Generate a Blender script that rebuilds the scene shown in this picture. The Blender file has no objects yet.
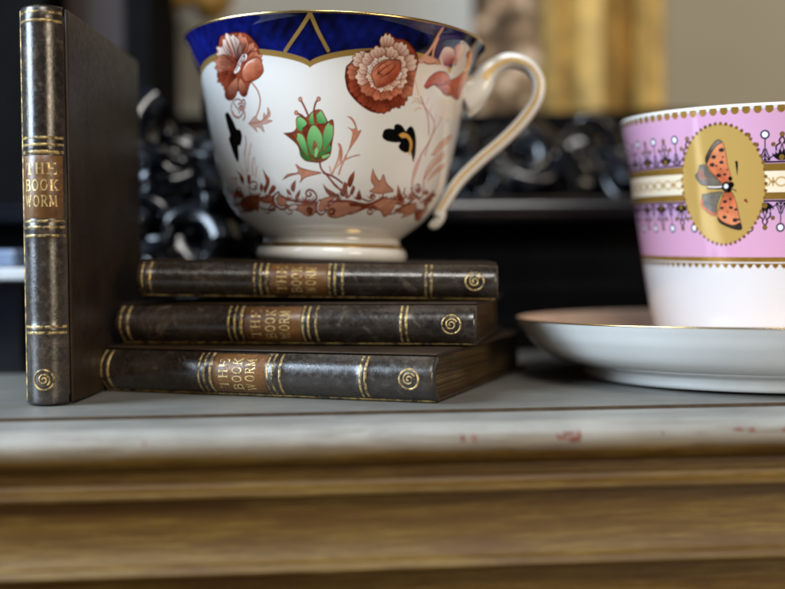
import bpy, math, random
import numpy as np
from mathutils import Matrix, Vector
random.seed(7); rng = np.random.default_rng(7)
scn = bpy.context.scene
COL = scn.collection
R = math.radians

# ---------------------------------------------------------------- camera, world, lamps, exposure
EYE = 0.0452
cam_data = bpy.data.cameras.new('camera')
cam = bpy.data.objects.new('camera', cam_data); COL.objects.link(cam)
cam_data.sensor_width = 36.0
cam_data.lens = 36.0*1100/785
cam_data.clip_start = 0.01; cam_data.clip_end = 50
cam.matrix_world = (Matrix.Translation((0, 0, EYE)) @ Matrix.Rotation(R(90-1.69), 4, 'X')
                    @ Matrix.Rotation(R(-0.5), 4, 'Z'))
cam_data.dof.use_dof = True
cam_data.dof.focus_distance = 0.374
cam_data.dof.aperture_fstop = 4.0
scn.camera = cam

world = bpy.data.worlds.new('World'); scn.world = world
world.use_nodes = True
bg = world.node_tree.nodes['Background']
bg.inputs['Color'].default_value = (0.80, 0.86, 1.0, 1)
bg.inputs['Strength'].default_value = 0.02

def area(name, loc, target, sx, sy, power, col):
    l = bpy.data.lights.new(name, 'AREA'); l.shape = 'RECTANGLE'; l.size = sx; l.size_y = sy
    l.energy = power; l.color = col
    o = bpy.data.objects.new(name, l); COL.objects.link(o)
    o.location = loc
    d = Vector(target)-Vector(loc)
    o.rotation_euler = d.to_track_quat('-Z', 'Y').to_euler()
    return o
area('window_light', (-1.20, 0.02, 0.62), (0, .42, .06), 0.70, 1.10, 36, (0.66, 0.82, 1.0))
area('front_window_light', (0.10, -0.60, 1.20), (0.05, .40, .05), 0.6, 0.4, 9.5, (1.0, 0.97, 0.91))
area('warm_bounce_fill', (0.95, -0.75, 0.32), (0.1, .42, .06), 0.5, 0.5, 6.0, (1.0, 0.83, 0.60))  # added fill standing in for warm bounce, not a lamp of the room

scn.view_settings.view_transform = 'Standard'
scn.view_settings.look = 'None'
scn.view_settings.exposure = 0.48
scn.view_settings.gamma = 1.0
scn.render.engine = 'CYCLES'

# ---------------------------------------------------------------- helpers
def tag(o, label=None, cat=None, group=None, kind=None):
    if label: o['label'] = label
    if cat: o['category'] = cat
    if group: o['group'] = group
    if kind: o['kind'] = kind
    return o

def empty(name, loc=(0, 0, 0), rot=(0, 0, 0)):
    o = bpy.data.objects.new(name, None); COL.objects.link(o)
    o.empty_display_size = 0.01
    o.location = loc; o.rotation_euler = rot
    return o

def link(name, me, mat=None, parent=None):
    o = bpy.data.objects.new(name, me); COL.objects.link(o)
    if mat is not None: me.materials.append(mat)
    if parent is not None: o.parent = parent
    return o

def np_mesh(name, V, Q, smooth=True):
    me = bpy.data.meshes.new(name)
    V = np.asarray(V, dtype=np.float32); Q = np.asarray(Q, dtype=np.int32)
    k = Q.shape[1]
    me.vertices.add(len(V)); me.vertices.foreach_set('co', V.ravel())
    me.loops.add(Q.size); me.loops.foreach_set('vertex_index', Q.ravel())
    me.polygons.add(len(Q))
    me.polygons.foreach_set('loop_start', np.arange(0, Q.size, k, dtype=np.int32))
    me.polygons.foreach_set('loop_total', np.full(len(Q), k, dtype=np.int32))
    if smooth: me.polygons.foreach_set('use_smooth', np.ones(len(Q), dtype=bool))
    me.update(calc_edges=True); me.validate()
    return me

class MB:
    def __init__(s): s.v = []; s.f = []
    def add(s, V, F):
        n = len(s.v); s.v += [tuple(p) for p in V]; s.f += [tuple(i+n for i in f) for f in F]; return s
    def box(s, x0, x1, y0, y1, z0, z1):
        V = [(x, y, z) for x in (x0, x1) for y in (y0, y1) for z in (z0, z1)]
        return s.add(V, [(0,1,3,2),(4,6,7,5),(0,4,5,1),(2,3,7,6),(0,2,6,4),(1,5,7,3)])
    def grid(s, P):
        n, m = len(P), len(P[0])
        V = [p for r in P for p in r]
        return s.add(V, [(i*m+j, i*m+j+1, (i+1)*m+j+1, (i+1)*m+j) for i in range(n-1) for j in range(m-1)])
    def prism(s, prof, x0, x1, n=1):
        """closed profile [(y,z)] swept along x"""
        k = len(prof); V = []
        for i in range(n+1):
            x = x0+(x1-x0)*i/n
            V += [(x, y, z) for y, z in prof]
        F = [(i*k+j, i*k+(j+1) % k, (i+1)*k+(j+1) % k, (i+1)*k+j) for i in range(n) for j in range(k)]
        F += [tuple(range(k-1, -1, -1)), tuple(n*k+j for j in range(k))]
        return s.add(V, F)
    def build(s, name, mat, parent=None, smooth=False, bevel=0, seg=2, auto=None):
        me = bpy.data.meshes.new(name); me.from_pydata(s.v, [], s.f); me.update()
        if smooth:
            for p in me.polygons: p.use_smooth = True
        o = link(name, me, mat, parent)
        if auto is not None:
            try: me.set_sharp_from_angle(angle=R(auto))
            except Exception: pass
        if bevel:
            b = o.modifiers.new('bevel', 'BEVEL'); b.width = bevel; b.segments = seg; b.limit_method = 'ANGLE'
            b.angle_limit = R(40)
        return o

def revolve(prof, seg=128, a0=0.0, a1=2*math.pi, subdiv=1):
    """prof [(r,z)] -> smooth surface of revolution"""
    P = np.array(prof, float)
    full = abs(a1-a0-2*math.pi) < 1e-6
    th = np.linspace(a0, a1, seg+1)
    if full: th = th[:-1]
    n, m = len(P), len(th)
    V = np.stack([P[:, None, 0]*np.sin(th)[None], -P[:, None, 0]*np.cos(th)[None],
                  np.repeat(P[:, 1:2], m, 1)], -1).reshape(-1, 3)
    i = np.arange(n-1)[:, None]; j = np.arange(m if full else m-1)[None]
    j2 = (j+1) % m
    Q = np.stack([i*m+j, i*m+j2, (i+1)*m+j2, (i+1)*m+j], -1).reshape(-1, 4)
    return V, Q

def spline(pts, n):
    """Catmull-Rom through pts (chord-length), n samples evenly spaced in length"""
    P = np.array(pts, float)
    P2 = np.vstack([2*P[0]-P[1], P, 2*P[-1]-P[-2]])
    out = []
    for i in range(1, len(P2)-2):
        t = np.linspace(0, 1, 24, endpoint=False)[:, None]
        a, b, c, d = P2[i-1], P2[i], P2[i+1], P2[i+2]
        out.append(.5*((2*b)+(-a+c)*t+(2*a-5*b+4*c-d)*t**2+(-a+3*b-3*c+d)*t**3))
    out.append(P[-1:]); C = np.vstack(out)
    s = np.r_[0, np.cumsum(np.linalg.norm(np.diff(C, axis=0), axis=1))]
    u = np.linspace(0, s[-1], n)
    return np.stack([np.interp(u, s, C[:, k]) for k in range(C.shape[1])], -1)

# ---------------------------------------------------------------- materials
def mat(name):
    m = bpy.data.materials.new(name); m.use_nodes = True
    nt = m.node_tree; b = nt.nodes['Principled BSDF']
    return m, nt, b
def N(nt, t, **kw):
    n = nt.nodes.new(t)
    for k, v in kw.items(): setattr(n, k, v)
    return n
def noise(nt, scale, detail=4, rough=.55, vec=None, dist=0.0):
    n = N(nt, 'ShaderNodeTexNoise'); n.inputs['Scale'].default_value = scale
    n.inputs['Detail'].default_value = detail; n.inputs['Roughness'].default_value = rough
    n.inputs['Distortion'].default_value = dist
    if vec is not None: nt.links.new(vec, n.inputs['Vector'])
    return n
def objco(nt, scale=(1, 1, 1), loc=(0, 0, 0), vary=False):
    t = N(nt, 'ShaderNodeTexCoord'); mp = N(nt, 'ShaderNodeMapping')
    mp.inputs['Scale'].default_value = scale; mp.inputs['Location'].default_value = loc
    nt.links.new(t.outputs['Object'], mp.inputs['Vector'])
    if not vary: return mp.outputs['Vector']
    oi = N(nt, 'ShaderNodeObjectInfo'); vm = N(nt, 'ShaderNodeVectorMath', operation='MULTIPLY_ADD')
    nt.links.new(oi.outputs['Random'], vm.inputs[0]); vm.inputs[1].default_value = (7.3, 3.1, 5.7)
    nt.links.new(mp.outputs['Vector'], vm.inputs[2])
    return vm.outputs['Vector']                  # every copy wears differently
def ramp(nt, fac, stops):
    r = N(nt, 'ShaderNodeValToRGB'); e = r.color_ramp.elements
    while len(e) > 1: e.remove(e[-1])
    e[0].position = stops[0][0]; e[0].color = (*stops[0][1], 1)
    for p, c in stops[1:]:
        q = e.new(p); q.color = (*c, 1)
    nt.links.new(fac, r.inputs['Fac'])
    return r.outputs['Color']
def g(v): return (v, v, v)
def mix(nt, fac, a, b, blend='MIX'):
    m = N(nt, 'ShaderNodeMix', data_type='RGBA', blend_type=blend)
    if isinstance(fac, (int, float)): m.inputs[0].default_value = fac
    else: nt.links.new(fac, m.inputs[0])
    for s, x in ((6, a), (7, b)):
        if isinstance(x, tuple): m.inputs[s].default_value = (*x, 1)
        else: nt.links.new(x, m.inputs[s])
    return m.outputs[2]
def bump(nt, b, h, strength, dist):
    n = N(nt, 'ShaderNodeBump'); n.inputs['Strength'].default_value = strength
    n.inputs['Distance'].default_value = dist
    nt.links.new(h, n.inputs['Height']); nt.links.new(n.outputs['Normal'], b.inputs['Normal'])

def leather(name, dark, worn, rough, seed, grain=1400, amount=.5, spec=.8):
    m, nt, b = mat(name)
    v = objco(nt, loc=(seed, seed*.7, 0), vary=True)
    n1 = noise(nt, 55, 6, .65, v); n2 = noise(nt, 420, 4, .7, v); n3 = noise(nt, grain, 3, .6, v)
    vs = objco(nt, (1, 4.5, 4.5), (seed, 3, 1), vary=True); n4 = noise(nt, 160, 5, .7, vs, .6)
    f = ramp(nt, n1.outputs['Fac'], [(.38, g(0)), (.72, g(1))])
    c = mix(nt, f, dark, worn)
    f2 = ramp(nt, n2.outputs['Fac'], [(.56, g(0)), (.80, g(amount))])
    c = mix(nt, f2, c, tuple(min(1, k*2.6) for k in worn))
    f3 = ramp(nt, n4.outputs['Fac'], [(.30, g(.75)), (.46, g(0))])
    c = mix(nt, f3, c, tuple(k*.4 for k in dark))
    n5 = noise(nt, 90, 8, .78, v, 1.2)
    f5 = ramp(nt, n5.outputs['Fac'], [(.56, g(0)), (.66, g(amount))])
    c = mix(nt, f5, c, tuple(min(1, k*3.2) for k in worn))
    nt.links.new(c, b.inputs['Base Color'])
    rr = ramp(nt, n2.outputs['Fac'], [(.3, g(rough-.08)), (.75, g(rough+.16))])
    nt.links.new(rr, b.inputs['Roughness'])
    h = mix(nt, .5, n3.outputs['Fac'], n4.outputs['Fac'])
    bump(nt, b, h, .30, .0003)
    b.inputs['Specular IOR Level'].default_value = spec
    return m

def gilt(name, wear_col, lo=.40, hi=.58, scale=700, col=(.80, .55, .20), rough=.32):
    m, nt, b = mat(name)
    v = objco(nt, vary=True); n = noise(nt, scale, 6, .7, v)
    f = ramp(nt, n.outputs['Fac'], [(lo, g(0)), (hi, g(1))])
    nt.links.new(mix(nt, f, wear_col, col), b.inputs['Base Color'])
    nt.links.new(mix(nt, .5, f, (0, 0, 0)), b.inputs['Metallic'])
    b.inputs['Roughness'].default_value = rough
    bump(nt, b, n.outputs['Fac'], .3, .0003)
    return m

M = {}
M['spine'] = leather('spine_leather', (.014, .0088, .0055), (.050, .037, .026), .25, 1.3, spec=.95)
M['board'] = leather('board_leather', (.022, .0115, .0055), (.044, .025, .012), .42, 5.1, 1800, .12, .4)
M['label'] = leather('label_leather', (.085, .032, .008), (.22, .100, .024), .36, 9.2, 1500, .3)
M['gilt'] = gilt('worn_gilt', (.05, .032, .015), .42, .58, 520, (.68, .48, .19))
M['gilt_edge'] = gilt('gilt_edge', (.06, .04, .02), .42, .62, 300, (.70, .47, .16), .4)
M['letter'] = gilt('gilt_lettering', (.18, .08, .02), .36, .56, 700, (.90, .68, .29), .34)

def pages_mat():
    m, nt, b = mat('gilt_page_edges')
    v = objco(nt, (6, 6, 900)); n = noise(nt, 2.2, 4, .7, v)
    v2 = objco(nt); n2 = noise(nt, 90, 4, .6, v2)
    c = ramp(nt, n.outputs['Fac'], [(.3, (.02, .011, .005)), (.52, (.14, .085, .034)), (.70, (.46, .31, .13))])
    c = mix(nt, ramp(nt, n2.outputs['Fac'], [(.4, g(0)), (.7, g(.6))]), c, (.06, .04, .02))
    nt.links.new(c, b.inputs['Base Color']); b.inputs['Metallic'].default_value = .45
    b.inputs['Roughness'].default_value = .42
    bump(nt, b, n.outputs['Fac'], .5, .0004)
    return m
M['pages'] = pages_mat()

def porcelain(name):
    m, nt, b = mat(name)
    a = N(nt, 'ShaderNodeAttribute', attribute_name='paint')
    gm = N(nt, 'ShaderNodeAttribute', attribute_name='gild')
    v = objco(nt); n = noise(nt, 260, 4, .6, v); n2 = noise(nt, 40, 3, .5, v)
    # hand-laid pigment is never quite even
    sp_ = N(nt, 'ShaderNodeSeparateColor'); nt.links.new(a.outputs['Color'], sp_.inputs[0])
    pg_ = ramp(nt, sp_.outputs['Green'], [(.12, g(1.0)), (.36, g(0))])
    f = ramp(nt, n.outputs['Fac'], [(.32, g(.62)), (.68, g(1.25))])
    c = mix(nt, pg_, a.outputs['Color'], mix(nt, 1.0, a.outputs['Color'], f, 'MULTIPLY'))
    nt.links.new(c, b.inputs['Base Color'])
    nt.links.new(gm.outputs['Fac'], b.inputs['Metallic'])
    r = ramp(nt, gm.outputs['Fac'], [(0, g(.07)), (1, g(.36))])
    nt.links.new(r, b.inputs['Roughness'])
    bump(nt, b, n2.outputs['Fac'], .04, .001)
    b.inputs['Coat Weight'].default_value = .25; b.inputs['Coat Roughness'].default_value = .03
    return m
M['porcelain'] = porcelain('painted_porcelain')

def plain(name, col, rough, metal=0.0, coat=0.0, var=.15, scale=60, bumpd=0.0, spec=.5):
    m, nt, b = mat(name)
    v = objco(nt); n = noise(nt, scale, 5, .6, v)
    c = mix(nt, ramp(nt, n.outputs['Fac'], [(.3, g(0)), (.7, g(1))]),
            tuple(k*(1-var) for k in col), tuple(min(1, k*(1+var)) for k in col))
    nt.links.new(c, b.inputs['Base Color'])
    b.inputs['Roughness'].default_value = rough; b.inputs['Metallic'].default_value = metal
    b.inputs['Coat Weight'].default_value = coat; b.inputs['Specular IOR Level'].default_value = spec
    if bumpd: bump(nt, b, n.outputs['Fac'], .5, bumpd)
    return m
M['white_glaze'] = plain('white_glaze', (.80, .775, .725), .08, var=.03)
M['gold_line'] = plain('hand_laid_gold', (.80, .54, .22), .35, .45, var=.15, scale=200)
M['gold'] = plain('bright_gold', (.83, .58, .24), .22, 1.0, var=.12, scale=200)
M['black_gloss'] = plain('black_gloss', (.003, .0035, .006), .19, var=.4, scale=30, spec=.75)
M['black_satin'] = plain('black_satin', (.003, .0028, .003), .75, var=.4, scale=40, spec=.05)

def ledge_paint(name, split):
    """weathered paint: grey film over ochre ground, worn along the moulding, with skylight sheen painted into the nosing"""
    m, nt, b = mat(name)
    vs = objco(nt, (1, 14, 14)); v = objco(nt)
    streak = noise(nt, 28, 7, .7, vs, .4); blot = noise(nt, 22, 6, .65, v); fine = noise(nt, 500, 4, .7, vs)
    vs2 = objco(nt, (1, 6, 30), (2.3, 0, 0)); grainn = noise(nt, 60, 8, .75, vs2, .8)
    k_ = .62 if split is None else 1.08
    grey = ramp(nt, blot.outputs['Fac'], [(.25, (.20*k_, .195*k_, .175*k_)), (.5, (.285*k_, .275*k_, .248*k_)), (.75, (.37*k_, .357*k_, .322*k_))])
    dirt = ramp(nt, streak.outputs['Fac'], [(.32, g(.85)), (.50, g(0))])
    grey = mix(nt, dirt, grey, (.13, .125, .105))
    spk = ramp(nt, fine.outputs['Fac'], [(.28, g(.8)), (.36, g(0))])
    grey = mix(nt, spk, grey, (.10, .09, .075))
    ochre = ramp(nt, grainn.outputs['Fac'], [(.28, (.042, .016, .0025)), (.43, (.120, .060, .007)), (.56, (.185, .106, .018)), (.72, (.33, .235, .085))])
    vb = objco(nt, (1, 5, 9), (4, 1, 2)); big = noise(nt, 13, 7, .72, vb, .7)
    od = ramp(nt, big.outputs['Fac'], [(.40, g(.85)), (.56, g(0))])
    ochre = mix(nt, od, ochre, (.088, .038, .005))
    ochre = mix(nt, spk, ochre, (.06, .035, .015))
    if split is None: c = grey
    elif split == 'all': c = ochre
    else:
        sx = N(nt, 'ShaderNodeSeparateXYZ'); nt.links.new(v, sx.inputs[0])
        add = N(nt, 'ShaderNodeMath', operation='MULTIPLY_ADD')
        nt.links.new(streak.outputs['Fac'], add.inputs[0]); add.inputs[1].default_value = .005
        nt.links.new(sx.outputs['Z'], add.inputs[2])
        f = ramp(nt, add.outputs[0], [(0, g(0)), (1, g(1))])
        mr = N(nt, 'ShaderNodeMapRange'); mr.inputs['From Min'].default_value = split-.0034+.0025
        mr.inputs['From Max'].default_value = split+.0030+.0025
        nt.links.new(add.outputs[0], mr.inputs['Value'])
        c = mix(nt, mr.outputs['Result'], ochre, grey)  # split by height: paint edge, with skylight sheen put into the grey
    nt.links.new(c, b.inputs['Base Color'])
    b.inputs['Roughness'].default_value = .38
    h = mix(nt, .5, streak.outputs['Fac'], fine.outputs['Fac'])
    bump(nt, b, h, .35, .0006)
    return m
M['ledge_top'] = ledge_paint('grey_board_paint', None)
M['ledge_nose'] = ledge_paint('worn_nosing_paint_and_sheen', -.0058)
M['ledge_mould'] = ledge_paint('ochre_moulding_paint', 'all')
M['chip'] = plain('red_undercoat', (.17, .045, .028), .6, var=.4, scale=600)

# ---------------------------------------------------------------- the painted ledge
LA = R(4.9)
ledge = tag(empty('painted_ledge', (0, .3463, -.0014), (0, 0, LA)),
            'weathered grey and ochre painted wooden ledge with a moulded front, carrying books and cups', 'ledge')
X0, X1 = -.75, .85
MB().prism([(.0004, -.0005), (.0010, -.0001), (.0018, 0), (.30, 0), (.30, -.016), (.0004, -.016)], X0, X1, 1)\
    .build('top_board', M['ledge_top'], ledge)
M['bare_edge'] = plain('dirty_board_edge', (.055, .035, .018), .7, var=.5, scale=120)
MB().box(X0, X1, .00005, .00035, -.0016, -.0002).build('board_edge', M['bare_edge'], ledge)
def arc(cy, cz, r, a0, a1, n):
    return [(cy+r*math.cos(R(a0+(a1-a0)*i/n)), cz+r*math.sin(R(a0+(a1-a0)*i/n))) for i in range(n+1)]
# local y points away from the camera; the profile runs towards -y
nose = [(-.0003, -.016), (-.0003, -.0018), (-.0008, -.0013), (-.0022, -.0011), (-.022, -.0010)]
nose += [(-.0235-.0065*math.sin(R(a)), -.0068+.0062*math.cos(R(a))) for a in range(6, 91, 6)]
nose += [(-.0299, -.0088), (-.0290, -.0108), (-.0275, -.0122), (-.0255, -.0130), (-.0255, -.016)]
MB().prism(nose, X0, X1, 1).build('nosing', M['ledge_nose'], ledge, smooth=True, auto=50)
nosing = bpy.data.objects['nosing']
def cove(y0, z0, y1, z1, n=14, k=1.0):
    out = []
    for i in range(n+1):
        t = i/n
        out.append((y0+(y1-y0)*(1-math.cos(t*math.pi/2))**k, z0+(z1-z0)*math.sin(t*math.pi/2)))
    return out
b1 = [(-.0100, -.0164), (-.0225, -.0164)] if False else [(-.0100, -.0134), (-.0235, -.0134)]
b1 = [(-.010, -.0163), (-.0238, -.0163)]
prof1 = [(-.008, -.0163), (-.0252, -.0163)] + cove(-.0252, -.0165, -.0287, -.0190)[1:] + [(-.0292, -.0195), (-.0292, -.0204), (-.0245, -.0210), (-.008, -.0210)]
MB().prism(prof1, X0, X1, 1).build('cove_moulding', M['ledge_mould'], ledge, smooth=True, auto=35)
prof2 = [(-.008, -.0213), (-.0256, -.0213)] + cove(-.0256, -.0215, -.0303, -.0397, 20, 1.2)[1:] + [(-.0312, -.0408), (-.0316, -.0416), (-.0312, -.0426), (-.0255, -.0434), (-.008, -.0434)]
MB().prism(prof2, X0, X1, 1).build('ogee_moulding', M['ledge_mould'], ledge, smooth=True, auto=35)
MB().box(X0, X1, -.0262, .02, -.12, -.0437).build('frieze_board', M['ledge_mould'], ledge, bevel=.0008)

# red undercoat showing where the nosing is chipped
def chip(u, dz, w, h, seed):
    rr = random.Random(seed); pts = []
    for i in range(11):
        a = 2*math.pi*i/11; q = .6+.6*rr.random()
        pts.append((u+w*.5*q*math.cos(a), R(dz)+h*.5*q*math.sin(a)/.0063))
    V = []
    for (x, a) in pts:
        V.append((x, -.0235-.00658*math.sin(a), -.0068+.00628*math.cos(a)))
    cx = sum(p[0] for p in V)/len(V); cy = sum(p[1] for p in V)/len(V); cz = sum(p[2] for p in V)/len(V)
    MB().add(V+[(cx, cy-.00005, cz+.00005)], [(i, (i+1) % 11, 11) for i in range(11)]).build('paint_chip', M['chip'], nosing)
for i, (u, dz, w, h) in enumerate([(.0185, 58, .0012, .0024), (.0215, 57, .0012, .0022), (.0440, 62, .0030, .0011), (.0455, 50, .0050, .0009), (.0484, 56, .0011, .0026), (.0470, 66, .0042, .0014), (.0428, 57, .0009, .0014), (.0700, 55, .0010, .0012), (.0900, 50, .0036, .0010), (.0935, 52, .0026, .0012), (.1030, 54, .0034, .0016), (-.060, 52, .0010, .0010)]):
    chip(u*1.16-.004, dz+13, w, h*1.2, i)

# ---------------------------------------------------------------- books
BT = 0.0152
def spine_y(s, T, bulge=.0046):
    """outer face of the rounded back; s in -1..1 across the thickness"""
    return -bulge*(1-abs(s)**2.3)
STROKES = {   # simple roman capitals, unit box 1 wide (cap height 1); (points, weight)
 'T': ([[(.06,1),(.94,1)], [(.5,1),(.5,0)], [(.3,0),(.7,0)], [(.06,1),(.06,.8)], [(.94,1),(.94,.8)]], [.09,.17,.07,.06,.06], 1.0),
 'H': ([[(.18,0),(.18,1)], [(.82,0),(.82,1)], [(.18,.52),(.82,.52)], [(.02,0),(.34,0)], [(.02,1),(.34,1)], [(.66,0),(.98,0)], [(.66,1),(.98,1)]], [.17,.17,.08,.07,.07,.07,.07], 1.0),
 'E': ([[(.22,0),(.22,1)], [(.06,1),(.86,1)], [(.06,0),(.9,0)], [(.22,.52),(.66,.52)], [(.86,1),(.86,.8)], [(.9,0),(.9,.22)]], [.17,.09,.09,.08,.06,.06], .95),
 'B': ([[(.2,0),(.2,1)], [(.04,1),(.5,1),(.72,.93),(.78,.76),(.7,.6),(.5,.53),(.2,.53)], [(.5,.53),(.78,.46),(.88,.27),(.78,.08),(.5,0),(.04,0)]], [.17,.12,.13], .95),
 'O': ([[(.5+.42*math.cos(a*math.pi/8), .5+.5*math.sin(a*math.pi/8)) for a in range(17)]], [.15], 1.05),
 'K': ([[(.2,0),(.2,1)], [(.26,.45),(.84,1)], [(.42,.58),(.88,0)], [(.02,0),(.38,0)], [(.02,1),(.38,1)], [(.66,1),(.98,1)], [(.72,0),(1,0)]], [.17,.09,.16,.07,.07,.07,.07], 1.0),
 'W': ([[(.06,1),(.3,0)], [(.3,0),(.52,.95)], [(.5,.95),(.74,0)], [(.74,0),(.98,1)], [(-.06,1),(.2,1)], [(.84,1),(1.1,1)]], [.16,.09,.16,.09,.07,.07], 1.25),
 'R': ([[(.2,0),(.2,1)], [(.04,1),(.5,1),(.74,.93),(.8,.75),(.72,.57),(.5,.5),(.2,.5)], [(.48,.5),(.9,0)], [(.04,0),(.38,0)], [(.8,0),(1,0)]], [.17,.12,.16,.07,.07], 1.0),
 'M': ([[(.12,0),(.16,1)], [(.16,1),(.5,.1)], [(.5,.1),(.84,1)], [(.84,1),(.9,0)], [(0,0),(.26,0)], [(.74,0),(1.04,0)], [(.02,1),(.2,1)], [(.8,1),(.98,1)]], [.10,.16,.09,.16,.07,.07,.07,.07], 1.2),
}
def make_book(L, D, T, words, label):
    """local frame: x head->tail, y spine->fore-edge, z thickness"""
    book = empty('old_book')
    tag(book, label, 'book', 'matching old leather books')
    ti = T*.44                                  # half width of the rounded back
    zc = T/2
    def cord(x):
        return .00042*sum(math.exp(-((x/L-f)/w)**2) for f, w in ((.029, .013), (.348, .021), (.556, .021), (.8105, .012)))
    def sp(x, s, lift=0.0):
        return (x, spine_y(s, T)-lift-cord(x)*(1-abs(s)**6), zc+s*ti)
    # rounded back, ends turned in
    S = np.linspace(-1, 1, 29); S = np.sign(S)*np.abs(S)**.85
    P = []
    ends = [(0.0009, .0016), (.0003, .0006), (0, 0)]
    xs = [.0009-.0009*math.cos(R(a)) for a in (0, 30, 60, 90)]
    rows = []
    for a in (0, 25, 50, 70, 90): rows.append((.0012*(1-math.sin(R(a))), .0012*(1-math.cos(R(90-a)))*1.0))
    rows = [(.0012*(1-math.sin(R(a))), .0010*(1-math.cos(R(a-90 if a < 0 else 90-a)))) for a in (0, 20, 40, 60, 90)]
    prof_rows = []
    for a in (0, 22, 45, 67, 90):                # roll over the head cap
        prof_rows.append((.0011-.0011*math.sin(R(a)), .0011-.0011*math.cos(R(a))))
    seq = [(x, d) for d, x in [(q[0], q[1]) for q in prof_rows]]
    seq = [(0.0, .0030), (0.0, .0011), (.0003, .0003), (.0011, 0)]
    nx = 170
    allrows = seq + [(x, 0) for x in np.linspace(.003, L-.003, nx)] + [(L-x, d) for x, d in seq[::-1]]
    r2 = random.Random(int(L*1e6)+len(label))
    for x, d in allrows:
        P.append([(x, min(spine_y(s, T)+d-cord(x)*(1-abs(s)**6), .0022), zc+s*(ti-d*.25)) for s in S])
    mb = MB().grid(P)
    # raised cords under the leather, where the paired rules run
    spn = mb.build('spine', M['spine'], book, smooth=True)
    # hinge strips, between the back and each board
    for sgn in (-1, 1):
        e = T*.5*sgn
        pr = [(.0028, zc+e*.985), (.0016, zc+e*.995), (.0006, zc+e*.97), (.0004, zc+e*.92), (.0012, zc+e*.875), (.0040, zc+e*.86)]
        if sgn < 0: pr = pr[::-1]
        bd = [(.0026, zc+e*.86), (.0016, zc+e*.90), (.0012, zc+e*.955), (.0018, zc+e*.995), (.0040, zc+e), (D-.0006, zc+e), (D, zc+e*.97), (D, zc+e*.87), (D-.0006, zc+e*.84), (.006, zc+e*.84)]
        if sgn > 0: bd = bd[::-1]
        MB().prism(bd, .0004, L-.0004, 1).build('cover_board', M['board'], book, smooth=True, bevel=.0004, auto=40)
    for sgn in (-1, 1):                          # gilt line along the inner board edge
        if sgn > 0: continue
        P = [[(x, y, z) for x in np.linspace(.001, L-.001, 40)] for y, z in ((.0030, -.00005), (.0015, T*.003), (.00100, T*.022), (.00085, T*.050), (.00150, T*.062))]
        MB().grid(P).build('gilt_edge_line', M['gilt_edge'], book, smooth=True)
    MB().box(.0030, L-.0030, .0022, D-.0035, T*.080, T*.920).build('page_block', M['pages'], book)
    # gilt rules
    def rule(f, w, mt='gilt', s0=-.97, s1=.97, lift=.00012):
        x = f*L; ss = np.linspace(s0, s1, 33)
        P = [[sp(x-w/2, s, 0.00002) for s in ss], [sp(x-w/3, s, lift) for s in ss], [sp(x+w/3, s, lift) for s in ss], [sp(x+w/2, s, .00002) for s in ss]]
        MB().grid(P).build('gilt_band', M[mt], spn, smooth=True)
    for f in (.018, .040, .330, .3475, .366, .538, .5535, .5745, .803, .818): rule(f, .00085 if f != .366 else .0011)
    # title label
    x0, x1 = .374*L, .532*L
    lab = MB().grid([[sp(x, s, (.00025 if 0 < i < 5 else .00002)) for s in np.linspace(-.93, .93, 33)]
                     for i, x in enumerate([x0, x0+.0003, x0+.005, (x0+x1)/2, x1-.0003, x1])]).build('title_label', M['label'], book, smooth=True)
    mb = MB()
    nline = len(words); cap = .0034
    for k, w in enumerate(words):
        base = x0 + (x1-x0)*(.21, .47, .72)[k] + cap/2          # letters stand with their tops to the head
        tot = sum(STROKES[c][2] for c in w) + .22*(len(w)-1)
        hw = 1.30*ti*.92*2*.5 if len(w) > 3 else 1.0*ti*.92
        sc = min(.0030, ti*1.55/tot)
        pos = -tot/2
        for c in w:
            st, wt, adv = STROKES[c]
            for pts, wd in zip(st, wt):
                for (ax, ay), (bx, by) in zip(pts[:-1], pts[1:]):
                    dx, dy = bx-ax, by-ay; ln = math.hypot(dx, dy) or 1
                    ex, ey = dx/ln*.03, dy/ln*.03
                    nx_, ny_ = -dy/ln*wd/2, dx/ln*wd/2
                    V = []
                    for (qx, qy) in ((ax-ex+nx_, ay-ey+ny_), (ax-ex-nx_, ay-ey-ny_), (bx+ex-nx_, by+ey-ny_), (bx+ex+nx_, by+ey+ny_)):
                        xx = base - qy*cap
                        zz = (pos+qx)*sc
                        V.append(sp(xx, zz/ti, .00042))
                    mb.add(V, [(0, 1, 2, 3)])
            pos += adv+.22
    mb.build('lettering', M['letter'], lab)
    # stamped spiral emblem near the tail
    mb = MB(); cx, cs, ro = .936*L, 0.0, .0033
    def em(r, a): return sp(cx+r*math.cos(a), (r*math.sin(a))/ti, 0)
    def ringstrip(fr, a0, a1, w, n=48):
        P = []
        for q in (-1, -.5, .5, 1):
            row = []
            for i in range(n+1):
                a = a0+(a1-a0)*i/n; r = fr(i/n)+q*w/2
                p = em(r, a); row.append((p[0], p[1]-(.00030 if abs(q) < 1 else .00002), p[2]))
            P.append(row)
        mb.grid(P)
    ringstrip(lambda t: ro, 0, 2*math.pi, .00065)
    ringstrip(lambda t: ro*.66*(1-t)+ro*.12*t, .5, .5+3.3*math.pi, .00062, 64)
    mb.build('emblem', M['gilt'], spn, smooth=True)
    return book

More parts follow.
